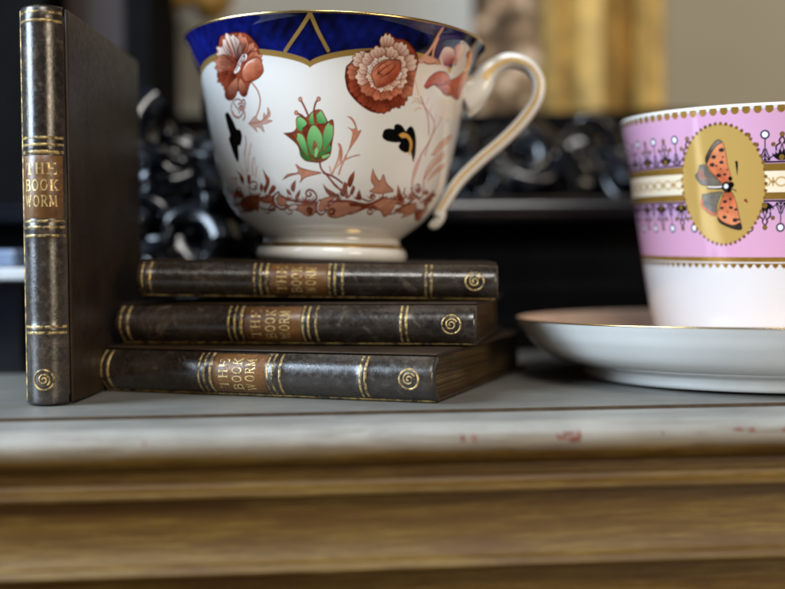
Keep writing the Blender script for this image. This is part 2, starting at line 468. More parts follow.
BL = .133
WORDS = ['THE', 'BOOK', 'WORM']
def place(book, tail_x, tail_y, z, yaw, tilt=0.0, L=BL):
    """lying book: spine faces the viewer, tail at the right; (tail_x, tail_y) is its near tail corner"""
    m = Matrix.Translation((tail_x, tail_y, z)) @ Matrix.Rotation(R(-yaw), 4, 'Z') @ Matrix.Rotation(R(tilt), 4, 'Y') @ Matrix.Translation((-L, 0, 0))
    book.matrix_world = m
    return book
place(make_book(.1295, .124, .0163, WORDS, 'lowest book of the lying stack, turned furthest, showing its page edges at the right end'), .0144, .3594, -0.0013, 20.5, L=.1295)
place(make_book(.1352, .095, .0152, WORDS, 'middle book of the lying stack, between the bottom book and the one under the cup'), .0298, .387, .0155, 11.2, L=.1352)
place(make_book(BL, .095, .0137, WORDS, 'top book of the lying stack, directly under the blue and white cup'), .0384, .402, .0309, 3.0, 1.1)
sb = make_book(.1312, .097, .0158, WORDS, 'dark leather book standing upright at the left beside the stack')
sb.matrix_world = Matrix.Translation((-.1228, .3655, .1302)) @ Matrix.Rotation(R(-1.0), 4, 'Z') @ Matrix.Rotation(R(90), 4, 'Y')

# ---------------------------------------------------------------- painter for the glazed ware
class Canvas:
    """colour per vertex over (angle, height): a = arc position in mm at the reference radius, z in mm"""
    def __init__(s, A, Z, base):
        s.A, s.Z = A, Z
        n, m = A.shape
        s.c = np.empty((n, m, 3), np.float32); s.c[:] = base
        s.g = np.zeros((n, m), np.float32)
    def _box(s, lo, hi, pad):
        zc = s.Z[:, 0]
        r = np.where((zc >= lo[1]-pad) & (zc <= hi[1]+pad))[0]
        ac = s.A[0]
        c = np.where((ac >= lo[0]-pad) & (ac <= hi[0]+pad))[0]
        if len(r) == 0 or len(c) == 0: return None
        return slice(r[0], r[-1]+1), slice(c[0], c[-1]+1)
    def put(s, sl, al, col, gold=0.0):
        c = s.c[sl]; al3 = al[..., None]
        s.c[sl] = c*(1-al3)+np.asarray(col, np.float32)*al3
        s.g[sl] = s.g[sl]*(1-al)+gold*al
    @staticmethod
    def seg(X, Y, P, W, close=False):
        """signed-width distance to a polyline: min over segments of d - w"""
        best = np.full(X.shape, 1e9, np.float32)
        n = len(P); k = n if close else n-1
        for i in range(k):
            ax, ay = P[i]; bx, by = P[(i+1) % n]
            dx, dy = bx-ax, by-ay; L2 = dx*dx+dy*dy+1e-12
            t = np.clip(((X-ax)*dx+(Y-ay)*dy)/L2, 0, 1)
            d = np.hypot(X-ax-t*dx, Y-ay-t*dy)
            w0, w1 = W[i], W[(i+1) % n]
            np.minimum(best, d-(w0+(w1-w0)*t)*.5, out=best)
        return best
    def stroke(s, P, w, col, gold=0.0, aa=.16, smooth=True, taper=None):
        P = np.array(P, float)
        if smooth and len(P) > 2: P = spline(P, max(12, 5*len(P)))
        n = len(P)
        W = np.full(n, w, float)
        if taper == 'end': W = w*np.linspace(1, .25, n)
        elif taper == 'both': W = w*(.3+.7*np.sin(np.linspace(0, math.pi, n)))
        b = s._box(P.min(0), P.max(0), w+.5)
        if b is None: return
        d = s.seg(s.A[b], s.Z[b], P, W)
        s.put(b, np.clip(.5-d/(2*aa), 0, 1), col, gold)
    def poly(s, P, col, edge=None, ew=.35, gold=0.0, aa=.16, smooth=True, shade=None, alpha=1.0, hatch=None):
        P = np.array(P, float)
        if smooth: P = spline(np.vstack([P, P[:1]]), max(24, 6*len(P)))[:-1]
        b = s._box(P.min(0), P.max(0), .8)
        if b is None: return
        X, Y = s.A[b], s.Z[b]
        ins = np.zeros(X.shape, bool); n = len(P)
        for i in range(n):
            x0, y0 = P[i]; x1, y1 = P[(i+1) % n]
            if y0 == y1: continue
            cond = (y0 > Y) != (y1 > Y)
            ins ^= cond & (X < (x1-x0)*(Y-y0)/(y1-y0)+x0)
        d = s.seg(X, Y, P, np.zeros(n), True)
        sd = np.where(ins, -d, d)
        al = np.clip(.5-sd/(2*aa), 0, 1)*alpha
        colr = np.broadcast_to(np.asarray(col, np.float32), X.shape+(3,)).copy()
        if shade is not None:                    # (dx,dz, colour2): pigment pooled towards one side of the petal
            ux, uy, c2 = shade
            q = X*ux+Y*uy; e = P[:, 0]*ux+P[:, 1]*uy
            t = np.clip((q-e.min())/(e.max()-e.min()+1e-9), 0, 1)[..., None]
            t = t*t*(3-2*t)
            colr = colr*(1-t)+np.asarray(c2, np.float32)*t
        if hatch is not None:                    # engraved lines of the transfer print
            ux, uy, per, c2 = hatch
            h = .5+.5*np.sin((X*ux+Y*uy)*2*math.pi/per)
            colr = colr*(1-.45*h[..., None])+np.asarray(c2, np.float32)*.45*h[..., None]
        if edge is not None:
            e = np.clip(.5+(sd+ew)/(2*aa), 0, 1)[..., None]
            colr = colr*(1-e)+np.asarray(edge, np.float32)*e
        s.put(b, al, colr, gold)
    def dot(s, x, y, r, col, edge=None, ew=.3, gold=0.0, ry=None, shade=None):
        ry = ry or r
        t = np.linspace(0, 2*math.pi, 20, endpoint=False)
        s.poly(np.stack([x+r*np.cos(t), y+ry*np.sin(t)], -1), col, edge, ew, gold, smooth=False, shade=shade)

def painted_cup(name, prof, Rref, paintfn, dense_mm, parent, z_from=None):
    """outer wall of revolution carrying the painting; angle 0 faces -y"""
    C = spline(prof, 4000)
    s = np.r_[0, np.cumsum(np.linalg.norm(np.diff(C, axis=0), axis=1))]
    nr = int(s[-1]*1000/dense_mm)
    u = np.linspace(0, s[-1], nr)
    r = np.interp(u, s, C[:, 0]); z = np.interp(u, s, C[:, 1])
    nd = int(Rref*1000*math.pi*1.12/dense_mm); nb = 150
    th = np.r_[np.linspace(-math.pi*.56, math.pi*.56, nd), np.linspace(math.pi*.56, math.pi*1.44, nb+2)[1:-1]]
    m = len(th)
    V = np.stack([r[:, None]*np.sin(th)[None], -r[:, None]*np.cos(th)[None], np.repeat(z[:, None], m, 1)], -1).reshape(-1, 3)
    i = np.arange(nr-1)[:, None]; j = np.arange(m)[None]; j2 = (j+1) % m
    Q = np.stack([i*m+j, i*m+j2, (i+1)*m+j2, (i+1)*m+j], -1).reshape(-1, 4)
    A = np.repeat(((th)*Rref*1000)[None], nr, 0).astype(np.float32); Zm = np.repeat((z*1000)[:, None], m, 1).astype(np.float32)
    # vertical coordinate must be monotonic for the canvas: it is, on these walls
    cv = Canvas(A, Zm, (.80, .785, .75))
    paintfn(cv)
    me = np_mesh(name, V, Q)
    at = me.attributes.new('paint', 'FLOAT_COLOR', 'POINT')
    buf = np.ones((nr*m, 4), np.float32); buf[:, :3] = cv.c.reshape(-1, 3)
    at.data.foreach_set('color', buf.ravel())
    ag = me.attributes.new('gild', 'FLOAT', 'POINT'); ag.data.foreach_set('value', np.ascontiguousarray(cv.g.ravel()))
    return link(name, me, M['porcelain'], parent)

def S(r, g_, b_):
    return tuple(((v/255+.055)/1.055)**2.4 if v > 10 else v/255/12.92 for v in (r, g_, b_))
DBR, BRN, BRN2, TAN, TAN2 = S(98,34,18), S(128,56,34), S(150,78,52), S(200,142,114), S(172,100,74)
PKT, PKT2, WHT, CRM, SPK = S(216,178,158), S(190,158,144), S(238,236,232), S(236,226,214), S(226,166,140)
BRK, SAL, WPK = S(160,72,46), S(206,128,98), S(240,212,194)
BR3, SA3 = S(178,66,36), S(216,120,80)
GRN, GRN2, GRL, BLK, GLD = S(62,140,74), S(50,104,44), S(136,196,126), S(10,9,8), S(214,160,82)
ORG, ORG2, GRY, DGR = S(206,104,66), S(220,140,96), S(128,118,104), S(52,46,42)
GOLD = S(206,164,88)
NAVY, COBALT = S(6,6,28), S(16,27,112)

def paint_A(cv):
    A, Z = cv.A, cv.Z
    cv.c[:] = S(230,227,222)
    cv.stroke([(-80.1,24.0),(-69.21,20.85),(-50.4,20.94),(-38.37,21.71),(-29.81,20.52),(-23.37,19.08),(-15.87,19.07),(-8.55,20.13),(-2.38,20.19),(4.78,19.27),(13.08,19.44),(21.31,20.36),(28.31,22.0),(36.98,21.63),(46.11,20.94),(54.6,22.45),(64.57,24.86)],1.5,TAN2,taper='both')
    cv.stroke([(-80.83,19.37),(-59.9,17.94),(-43.42,19.34),(-33.27,18.12),(-23.35,20.12),(-14.78,17.69),(-4.84,17.41),(2.2,18.53),(12.68,17.0),(23.82,19.74),(36.54,17.67),(47.38,19.9),(64.22,19.89)],0.6,BRN)
    cv.poly([(-67.96,24.85),(-68.01,25.78),(-67.12,26.5),(-64.33,25.52),(-64.36,24.68)],TAN2,BRN,0.2)
    cv.poly([(-66.64,24.79),(-63.93,26.03),(-60.4,26.98),(-60.72,25.76),(-63.33,24.63)],BRN2,BRN,0.2)
    cv.poly([(-65.45,24.73),(-63.37,25.25),(-59.11,25.56),(-59.87,25.04),(-62.36,24.59)],TAN2,BRN,0.2)
    cv.poly([(-58.72,23.33),(-58.79,24.07),(-58.23,24.64),(-56.45,23.91),(-56.47,23.25)],TAN2,BRN,0.2)
    cv.poly([(-57.94,23.3),(-55.58,24.92),(-52.76,26.19),(-53.39,24.68),(-55.76,23.22)],BRN2,BRN,0.2)
    cv.poly([(-57.19,23.27),(-54.56,24.26),(-50.69,25.01),(-52.09,24.07),(-55.08,23.19)],TAN2,BRN,0.2)
    cv.poly([(-46.27,21.47),(-46.72,22.13),(-46.73,22.66),(-45.17,22.03),(-44.74,21.43)],TAN2,BRN,0.2)
    cv.poly([(-45.76,21.46),(-44.23,22.97),(-42.23,24.18),(-42.62,22.79),(-44.24,21.42)],BRN2,BRN,0.2)
    cv.poly([(-45.25,21.45),(-43.29,22.4),(-40.3,23.15),(-41.43,22.27),(-43.75,21.41)],TAN2,BRN,0.2)
    cv.poly([(-39.66,22.33),(-39.8,23.35),(-39.64,24.17),(-38.51,23.23),(-38.36,22.31)],TAN2,BRN,0.2)
    cv.poly([(-39.22,22.32),(-38.51,23.35),(-37.14,24.17),(-37.06,23.22),(-37.93,22.3)],BRN2,BRN,0.2)
    cv.poly([(-38.79,22.31),(-37.34,23.36),(-34.91,24.18),(-35.73,23.23),(-37.51,22.29)],TAN2,BRN,0.2)
    cv.poly([(-34.33,21.08),(-34.49,22.16),(-34.39,23.03),(-33.32,22.04),(-33.13,21.06)],TAN2,BRN,0.2)
    cv.poly([(-33.92,21.07),(-32.92,22.63),(-31.45,23.89),(-31.61,22.46),(-32.73,21.05)],BRN2,BRN,0.2)
    cv.poly([(-33.52,21.07),(-32.24,22.07),(-30.01,22.88),(-30.74,21.96),(-32.34,21.05)],TAN2,BRN,0.2)
    cv.poly([(-30.05,20.64),(-29.89,21.71),(-29.48,22.58),(-28.73,21.59),(-28.92,20.63)],TAN2,BRN,0.2)
    cv.poly([(-29.67,20.63),(-29.2,21.51),(-28.11,22.22),(-27.91,21.42),(-28.54,20.62)],BRN2,BRN,0.2)
    cv.poly([(-29.29,20.63),(-28.07,21.74),(-25.97,22.63),(-26.65,21.62),(-28.17,20.62)],TAN2,BRN,0.2)
    cv.poly([(-20.84,21.1),(-21.25,21.82),(-21.33,22.4),(-20.22,21.75),(-19.84,21.1)],TAN2,BRN,0.2)
    cv.poly([(-20.51,21.1),(-20.17,22.19),(-19.25,23.08),(-19.01,22.09),(-19.51,21.1)],BRN2,BRN,0.2)
    cv.poly([(-20.17,21.1),(-19.29,21.98),(-17.51,22.69),(-17.97,21.89),(-19.18,21.1)],TAN2,BRN,0.2)
    cv.poly([(-16.63,20.61),(-17.2,21.55),(-17.47,22.32),(-16.24,21.47),(-15.66,20.61)],TAN2,BRN,0.2)
    cv.poly([(-16.31,20.61),(-15.91,22.1),(-15.0,23.32),(-14.8,21.97),(-15.33,20.61)],BRN2,BRN,0.2)
    cv.poly([(-15.98,20.61),(-15.37,21.54),(-13.87,22.31),(-14.12,21.46),(-15.01,20.61)],TAN2,BRN,0.2)
    cv.poly([(-11.28,20.7),(-11.87,21.8),(-12.16,22.71),(-10.94,21.71),(-10.34,20.7)],TAN2,BRN,0.2)
    cv.poly([(-10.97,20.7),(-10.78,21.94),(-10.03,22.96),(-9.69,21.84),(-10.03,20.71)],BRN2,BRN,0.2)
    cv.poly([(-10.66,20.7),(-9.89,21.36),(-8.21,21.91),(-8.61,21.31),(-9.72,20.71)],TAN2,BRN,0.2)
    cv.poly([(0.93,21.31),(0.52,22.01),(0.45,22.58),(1.49,21.96),(1.82,21.33)],TAN2,BRN,0.2)
    cv.poly([(1.23,21.32),(1.14,22.8),(1.66,24.03),(2.2,22.69),(2.12,21.33)],BRN2,BRN,0.2)
    cv.poly([(1.53,21.32),(2.1,21.92),(3.58,22.42),(3.34,21.88),(2.42,21.34)],TAN2,BRN,0.2)
    cv.poly([(4.87,21.66),(4.31,22.27),(4.1,22.78),(5.26,22.24),(5.76,21.68)],TAN2,BRN,0.2)
    cv.poly([(5.17,21.67),(4.98,23.08),(5.44,24.25),(6.05,22.97),(6.06,21.69)],BRN2,BRN,0.2)
    cv.poly([(5.46,21.67),(5.91,22.24),(7.27,22.73),(7.13,22.22),(6.35,21.69)],TAN2,BRN,0.2)
    cv.poly([(9.23,22.39),(8.57,23.33),(8.28,24.11),(9.51,23.27),(10.11,22.41)],TAN2,BRN,0.2)
    cv.poly([(9.52,22.39),(9.23,23.9),(9.61,25.15),(10.3,23.79),(10.4,22.41)],BRN2,BRN,0.2)
    cv.poly([(9.81,22.4),(10.36,23.25),(11.83,23.97),(11.61,23.2),(10.7,22.42)],TAN2,BRN,0.2)
    cv.poly([(14.25,22.05),(13.44,22.61),(13.02,23.08),(14.4,22.59),(15.15,22.08)],TAN2,BRN,0.2)
    cv.poly([(14.55,22.06),(14.28,22.85),(14.69,23.5),(15.39,22.81),(15.46,22.09)],BRN2,BRN,0.2)
    cv.poly([(14.85,22.07),(15.17,22.86),(16.45,23.54),(16.43,22.83),(15.76,22.1)],TAN2,BRN,0.2)
    cv.poly([(21.29,22.53),(20.27,23.06),(19.66,23.51),(21.24,23.05),(22.23,22.57)],TAN2,BRN,0.2)
    cv.poly([(21.6,22.55),(21.16,23.57),(21.46,24.43),(22.32,23.52),(22.54,22.58)],BRN2,BRN,0.2)
    cv.poly([(21.91,22.56),(21.95,23.64),(23.02,24.56),(23.25,23.59),(22.85,22.59)],TAN2,BRN,0.2)
    cv.poly([(27.92,22.23),(26.75,23.05),(26.08,23.73),(27.82,23.01),(28.92,22.27)],TAN2,BRN,0.2)
    cv.poly([(28.25,22.25),(27.55,23.52),(27.71,24.58),(28.8,23.45),(29.25,22.29)],BRN2,BRN,0.2)
    cv.poly([(28.58,22.26),(28.86,23.19),(30.28,24.01),(30.32,23.17),(29.59,22.3)],TAN2,BRN,0.2)
    cv.poly([(34.26,22.4),(32.91,23.16),(32.11,23.79),(34.05,23.14),(35.34,22.45)],TAN2,BRN,0.2)
    cv.poly([(34.62,22.42),(33.91,23.38),(34.11,24.2),(35.26,23.35),(35.7,22.46)],BRN2,BRN,0.2)
    cv.poly([(34.98,22.43),(34.82,23.58),(35.95,24.58),(36.37,23.54),(36.07,22.48)],TAN2,BRN,0.2)
    cv.poly([(39.24,22.54),(38.09,23.05),(37.48,23.48),(39.35,23.06),(40.41,22.6)],TAN2,BRN,0.2)
    cv.poly([(39.63,22.56),(38.6,23.82),(38.63,24.89),(40.07,23.77),(40.8,22.61)],BRN2,BRN,0.2)
    cv.poly([(40.02,22.58),(39.99,23.52),(41.34,24.35),(41.68,23.51),(41.2,22.63)],TAN2,BRN,0.2)
    cv.poly([(44.57,23.68),(43.0,24.55),(42.11,25.28),(44.37,24.53),(45.85,23.74)],TAN2,BRN,0.2)
    cv.poly([(44.99,23.7),(43.79,25.05),(43.76,26.2),(45.39,25.0),(46.28,23.76)],BRN2,BRN,0.2)
    cv.poly([(45.42,23.72),(45.4,24.72),(46.91,25.63),(47.28,24.73),(46.71,23.78)],TAN2,BRN,0.2)
    cv.poly([(48.1,25.75),(46.61,26.27),(45.75,26.71),(48.01,26.29),(49.45,25.83)],TAN2,BRN,0.2)
    cv.poly([(48.54,25.78),(47.21,27.38),(47.17,28.75),(48.92,27.32),(49.91,25.85)],BRN2,BRN,0.2)
    cv.poly([(48.99,25.8),(49.07,26.66),(50.76,27.46),(51.05,26.7),(50.37,25.88)],TAN2,BRN,0.2)
    cv.poly([(55.04,25.59),(53.32,26.3),(52.43,26.9),(55.08,26.33),(56.69,25.69)],TAN2,BRN,0.2)
    cv.poly([(55.58,25.62),(54.29,26.7),(54.44,27.66),(56.36,26.72),(57.26,25.72)],BRN2,BRN,0.2)
    cv.poly([(56.13,25.65),(56.05,26.42),(57.94,27.16),(58.47,26.49),(57.84,25.75)],TAN2,BRN,0.2)
    cv.poly([(63.26,25.22),(60.88,25.68),(59.59,26.09),(63.13,25.75),(65.55,25.35)],TAN2,BRN,0.2)
    cv.poly([(64.0,25.26),(61.65,26.64),(61.44,27.87),(64.45,26.67),(66.37,25.4)],BRN2,BRN,0.2)
    cv.poly([(64.76,25.3),(65.13,26.06),(68.52,26.86),(68.88,26.21),(67.23,25.45)],TAN2,BRN,0.2)
    cv.stroke([(-56.03,20.38),(-54.4,18.88),(-49.41,19.12),(-48.13,20.16),(-51.16,19.88)],0.45,BRN)
    cv.stroke([(-38.73,18.55),(-37.48,17.12),(-34.04,17.43),(-33.26,18.47),(-35.41,18.15)],0.45,BRN)
    cv.stroke([(-24.07,18.05),(-22.61,16.66),(-19.88,17.0),(-19.54,18.03),(-21.25,17.69)],0.45,BRN)
    cv.stroke([(-10.6,18.4),(-8.8,17.04),(-6.49,17.4),(-6.53,18.43),(-7.96,18.07)],0.45,BRN)
    cv.stroke([(4.83,18.58),(7.11,17.24),(9.22,17.62),(8.77,18.65),(7.5,18.28)],0.45,BRN)
    cv.stroke([(23.64,20.08),(26.68,18.77),(28.79,19.19),(27.85,20.22),(26.62,19.83)],0.45,BRN)
    cv.stroke([(38.77,19.55),(43.14,18.27),(45.68,18.73),(43.99,19.76),(42.59,19.34)],0.45,BRN)
    cv.poly([(-20.99,28.23),(-17.75,30.42),(-12.83,31.19),(-13.75,33.93),(-10.96,32.6),(-7.0,31.74),(-1.94,30.91),(-7.11,29.75),(-10.1,28.85),(-12.39,27.22),(-11.54,29.29),(-12.33,30.31),(-16.63,29.66)],TAN,BRN,0.3,hatch=(.7,.7,.55,TAN2))
    cv.stroke([(-3.0,34.94),(-2.2,32.22),(0.32,30.06),(3.22,27.47),(6.88,24.91)],0.75,BRN)
    cv.stroke([(-1.37,30.91),(3.16,29.67),(7.27,27.56)],0.7,BRN)
    cv.stroke([(0.89,29.41),(3.83,26.6),(6.25,25.34)],0.5,BRN)
    cv.stroke([(2.0,30.75),(1.7,32.29),(1.3,33.16)],0.5,TAN)
    cv.poly([(-14.05,28.41),(-14.63,25.99),(-15.78,24.23),(-17.18,25.11),(-16.47,26.87)],BRN,DBR,0.25,shade=(0,1,BRN2))
    cv.poly([(-19.54,25.34),(-17.92,24.76),(-17.27,23.13),(-19.27,23.58)],BRN,DBR,0.25,shade=(0,1,BRN2))
    cv.poly([(-12.4,25.2),(-12.84,23.57),(-14.37,22.12),(-14.83,23.35)],BRN,DBR,0.25,shade=(0,1,BRN2))
    cv.poly([(-1.71,27.26),(0.32,25.66),(3.31,24.4),(6.75,22.8),(2.13,22.97),(-0.3,24.34)],BRN,DBR,0.25,shade=(0,1,BRN2))
    cv.poly([(12.36,31.99),(12.43,29.47),(11.22,26.25),(9.52,27.18),(10.26,29.85)],BRN,DBR,0.25,shade=(0,1,BRN2))
    cv.poly([(8.1,28.11),(9.52,27.18),(9.62,24.54),(8.21,23.53),(7.4,25.8)],BRN,DBR,0.25,shade=(0,1,BRN2))
    cv.poly([(12.13,27.03),(13.36,25.96),(12.51,23.64),(11.08,24.13)],BRN,DBR,0.25,shade=(0,1,BRN2))
    cv.poly([(6.8,25.88),(8.72,24.51),(8.41,22.88),(6.38,23.58)],BRN,DBR,0.25,shade=(0,1,BRN2))
    cv.poly([(15.35,25.67),(17.39,22.23),(14.57,22.15),(14.62,24.01)],BRN,DBR,0.25,shade=(0,1,BRN2))
    cv.poly([(20.57,33.34),(21.95,31.17),(24.77,28.96),(25.94,31.44),(28.53,28.33),(33.32,25.75),(30.43,24.94),(25.83,24.3),(20.32,25.08),(22.34,26.63),(20.25,29.09)],TAN,BRN,0.35,hatch=(.7,.7,.55,TAN2))
    cv.poly([(-21.18,19.4),(-17.06,20.19),(-10.99,19.85),(-6.77,20.32),(-4.77,21.74),(-5.86,19.45),(-6.82,16.81),(-10.21,15.82),(-13.01,16.25),(-15.36,17.55),(-17.97,18.21)],TAN,BRN,0.35,hatch=(.7,.7,.55,TAN2))
    cv.dot(-9.39,17.76,1.5,BRN2,BRN,0.3)
    cv.stroke([(-8.27,17.24),(-10.49,17.0),(-10.69,18.1),(-8.94,18.64),(-7.69,18.12),(-8.88,17.58)],0.45,DBR)
    cv.stroke([(-15.33,21.15),(-11.45,20.64),(-7.79,20.83),(-4.85,22.17),(-5.87,24.27),(-8.23,25.0),(-9.95,23.8),(-8.95,22.67),(-7.34,23.29),(-7.95,23.9)],0.8,BRN)
    cv.stroke([(-13.79,21.81),(-10.64,21.25),(-7.65,21.62),(-6.07,22.51)],0.35,BRN)
    cv.poly([(-4.06,21.22),(-0.96,22.35),(3.35,22.99),(4.12,22.22),(1.64,21.21),(0.54,19.52),(-2.27,17.65),(-4.49,17.93),(-5.01,19.81)],TAN,BRN,0.35,hatch=(.7,.7,.55,TAN2))
    cv.stroke([(-3.4,21.45),(-5.26,19.45),(-5.1,17.27),(-2.88,16.63),(-1.1,17.66)],1.0,BRN)
    cv.stroke([(-3.7,21.0),(-4.66,19.46),(-4.54,17.62),(-2.81,17.12),(-1.57,17.74)],0.45,WHT)
    cv.poly([(-0.55,17.67),(2.16,20.43),(5.31,21.27),(11.7,21.15),(18.51,20.35),(23.33,20.41),(18.45,18.71),(13.28,17.47),(9.39,16.07),(4.41,15.33),(0.76,15.93)],TAN,BRN,0.4,hatch=(.7,.7,.55,TAN2))
    cv.stroke([(3.94,16.94),(1.85,16.69),(1.17,17.87),(2.85,18.6),(4.36,17.92),(3.23,17.37)],0.7,DBR)
    cv.stroke([(0.88,20.85),(5.3,21.45),(11.65,21.41),(18.42,20.62),(23.17,20.76)],0.7,BRN)
    cv.stroke([(17.76,22.33),(21.42,21.69),(23.87,22.75),(23.51,23.72),(21.98,23.94),(21.89,23.22)],0.6,BRN)
    cv.poly([(21.88,20.45),(24.78,21.8),(28.37,23.19),(34.29,23.16),(41.76,22.49),(42.69,21.93),(37.09,21.37),(37.28,19.64),(35.97,17.21),(33.54,16.45),(30.24,18.02),(26.58,19.4)],TAN,BRN,0.4,hatch=(.7,.7,.55,TAN2))
    cv.stroke([(11.84,20.27),(20.63,20.1),(24.83,21.67),(28.41,23.1)],1.0,BRN)
    cv.stroke([(18.21,19.23),(20.88,19.53),(26.5,19.17)],0.8,BRN)
    cv.stroke([(25.88,18.34),(24.74,17.18),(22.37,17.7),(22.35,18.68),(24.43,18.52),(24.31,17.84)],0.6,BRN)
    cv.poly([(34.54,28.08),(37.57,25.59),(40.18,23.06),(37.26,22.84),(35.39,25.03)],BRN,DBR,0.25,shade=(0,1,BRN2))
    cv.stroke([(39.18,27.05),(40.16,25.03),(44.61,23.41),(47.63,23.79)],0.6,BRN)
    cv.poly([(39.34,27.05),(39.92,25.02),(41.75,24.19),(38.99,25.2)],BRN2,BRN,0.35)
    cv.stroke([(49.54,24.45),(46.18,22.23),(42.43,20.3),(38.91,18.87)],1.2,BRN)
    cv.stroke([(49.57,23.89),(46.79,21.65),(43.83,19.9)],0.5,CRM)
    cv.poly([(40.51,19.07),(44.31,21.22),(51.82,22.36),(54.69,18.94),(50.41,17.26),(46.6,16.51),(46.14,18.13)],TAN,BRN,0.35,hatch=(.7,.7,.55,TAN2))
    cv.poly([(53.79,19.28),(60.07,20.13),(63.74,21.85),(69.34,19.08),(69.01,16.26),(60.67,16.69)],BRN2,DBR,0.3,shade=(1,0,TAN2))
    cv.stroke([(49.94,27.65),(48.21,26.62),(45.78,27.41),(45.92,28.72),(48.25,28.72),(49.65,27.63),(47.58,27.51)],0.55,BRN)
    cv.poly([(58.03,24.72),(61.16,26.67),(65.05,24.73),(63.34,21.64),(58.7,21.99)],BRN2,DBR,0.3)
    cv.stroke([(43.21,27.26),(46.29,25.35),(51.61,23.99),(53.86,25.06),(52.67,26.88)],0.8,BRN)
    cv.dot(53.08,22.28,1.3,WHT,BRN,0.3)
    cv.stroke([(55.44,23.25),(58.83,24.14),(65.97,23.81)],0.6,DBR)
    cv.stroke([(44.74,25.96),(42.29,30.9),(42.81,36.0),(46.18,41.33)],0.9,TAN2,taper='end')
    cv.stroke([(52.95,25.95),(50.13,32.34),(53.82,38.25),(62.49,42.83)],0.8,TAN2,taper='end')
    cv.poly([(42.15,28.96),(41.98,32.72),(42.74,36.22),(44.96,39.39),(44.58,35.66),(43.51,30.98),(43.62,27.75)],PKT,TAN2,0.25)
    cv.poly([(50.44,30.49),(51.1,33.35),(55.09,37.88),(60.64,41.22),(63.82,42.0),(63.61,40.06),(56.08,36.08),(52.34,32.03)],PKT,TAN2,0.25)
    cv.poly([(53.08,29.96),(56.05,34.18),(61.97,37.04),(67.08,37.95),(66.6,36.46),(59.03,33.46)],PKT,TAN2,0.25)
    cv.stroke([(47.21,39.55),(49.93,47.21),(54.42,53.28),(56.9,57.8)],0.6,TAN2,taper='end')
    cv.stroke([(59.09,52.89),(62.45,56.63),(63.15,60.53)],0.4,TAN2)
    cv.stroke([(44.75,39.26),(49.36,46.23),(49.84,51.37),(42.37,56.43),(34.46,60.72)],0.7,TAN2,taper='end')
    cv.stroke([(47.53,46.98),(45.29,52.73),(41.44,57.33),(37.06,62.69),(35.19,65.16)],0.5,TAN2)
    cv.stroke([(40.06,57.18),(36.87,57.97),(35.41,57.14)],0.4,PKT)
    cv.stroke([(40.74,55.66),(38.37,55.42),(37.2,54.53)],0.4,PKT)
    cv.stroke([(42.91,57.26),(43.92,59.88)],0.4,PKT)
    cv.stroke([(38.36,58.8),(35.71,58.97)],0.4,PKT)
    cv.stroke([(45.77,55.07),(46.72,57.47)],0.4,PKT)
    cv.stroke([(52.84,52.17),(52.98,57.77)],0.4,PKT)
    cv.stroke([(53.29,53.62),(56.4,56.33),(56.54,58.69)],0.4,PKT)
    cv.stroke([(56.25,55.37),(59.68,58.16),(61.96,60.13)],0.4,PKT)
    cv.stroke([(49.84,51.37),(50.11,54.64)],0.4,PKT)
    cv.poly([(51.73,55.29),(53.65,58.09),(56.22,56.78),(55.07,54.29)],PKT,None,0.35,alpha=.6)
    cv.poly([(51.73,39.92),(56.05,44.55),(62.05,47.53),(68.42,49.2),(65.89,46.51),(59.25,42.96),(54.78,40.1)],PKT,TAN2,0.25)
    cv.poly([(-48.97,32.91),(-45.01,31.34),(-43.49,29.45),(-44.97,27.45),(-46.58,29.34),(-46.31,31.17)],BRN,DBR,0.25,shade=(0,1,BRN2))
    cv.poly([(-30.34,32.64),(-28.86,30.58),(-27.37,28.77),(-28.83,26.12),(-32.18,23.95),(-32.03,25.73),(-29.78,27.92)],BRN,DBR,0.25,shade=(0,1,BRN2))
    cv.poly([(-26.44,26.75),(-24.71,26.06),(-26.66,24.31),(-30.72,23.03),(-28.47,25.22)],BRN,DBR,0.25,shade=(0,1,BRN2))
    cv.poly([(-40.88,30.04),(-38.79,30.87),(-38.67,29.05),(-41.34,27.33)],BRN,DBR,0.25,shade=(0,1,BRN2))
    cv.poly([(-32.7,27.76),(-31.83,26.17),(-33.93,24.43),(-34.4,25.78)],BRN,DBR,0.25,shade=(0,1,BRN2))
    cv.poly([(-52.42,22.2),(-45.48,23.36),(-40.51,23.23),(-37.92,21.37),(-40.25,19.61),(-47.25,17.94),(-55.05,17.66),(-57.98,19.13),(-56.22,20.93)],BRN2,DBR,0.35,shade=(0,-1,BRN))
    cv.poly([(-53.6,25.94),(-49.74,25.33),(-47.65,23.42),(-52.41,22.66),(-55.93,23.71)],BRN2,BRN,0.35)
    cv.poly([(-37.34,22.03),(-31.17,22.95),(-27.29,22.98),(-26.37,21.86),(-32.91,20.48),(-36.07,20.88)],TAN2,BRN,0.35)
    cv.stroke([(-48.25,25.05),(-52.69,24.98),(-51.21,26.31),(-48.31,26.2),(-49.16,25.31)],0.5,BRN)
    cv.stroke([(-36.03,25.82),(-38.86,25.44),(-40.97,26.41),(-39.2,27.94),(-36.16,28.07),(-35.29,26.93),(-37.45,26.31)],0.55,BRN)
    cv.stroke([(-41.89,26.43),(-41.66,24.16),(-38.2,22.63),(-33.0,22.62),(-29.32,23.45)],0.6,BRN)
    cv.stroke([(-23.9,24.05),(-27.51,22.54),(-28.47,20.33),(-26.23,18.46),(-22.89,18.75)],1.1,BRN)
    cv.stroke([(-24.43,23.62),(-26.66,22.44),(-27.54,20.55),(-25.69,18.98),(-23.02,19.14)],0.5,WHT)
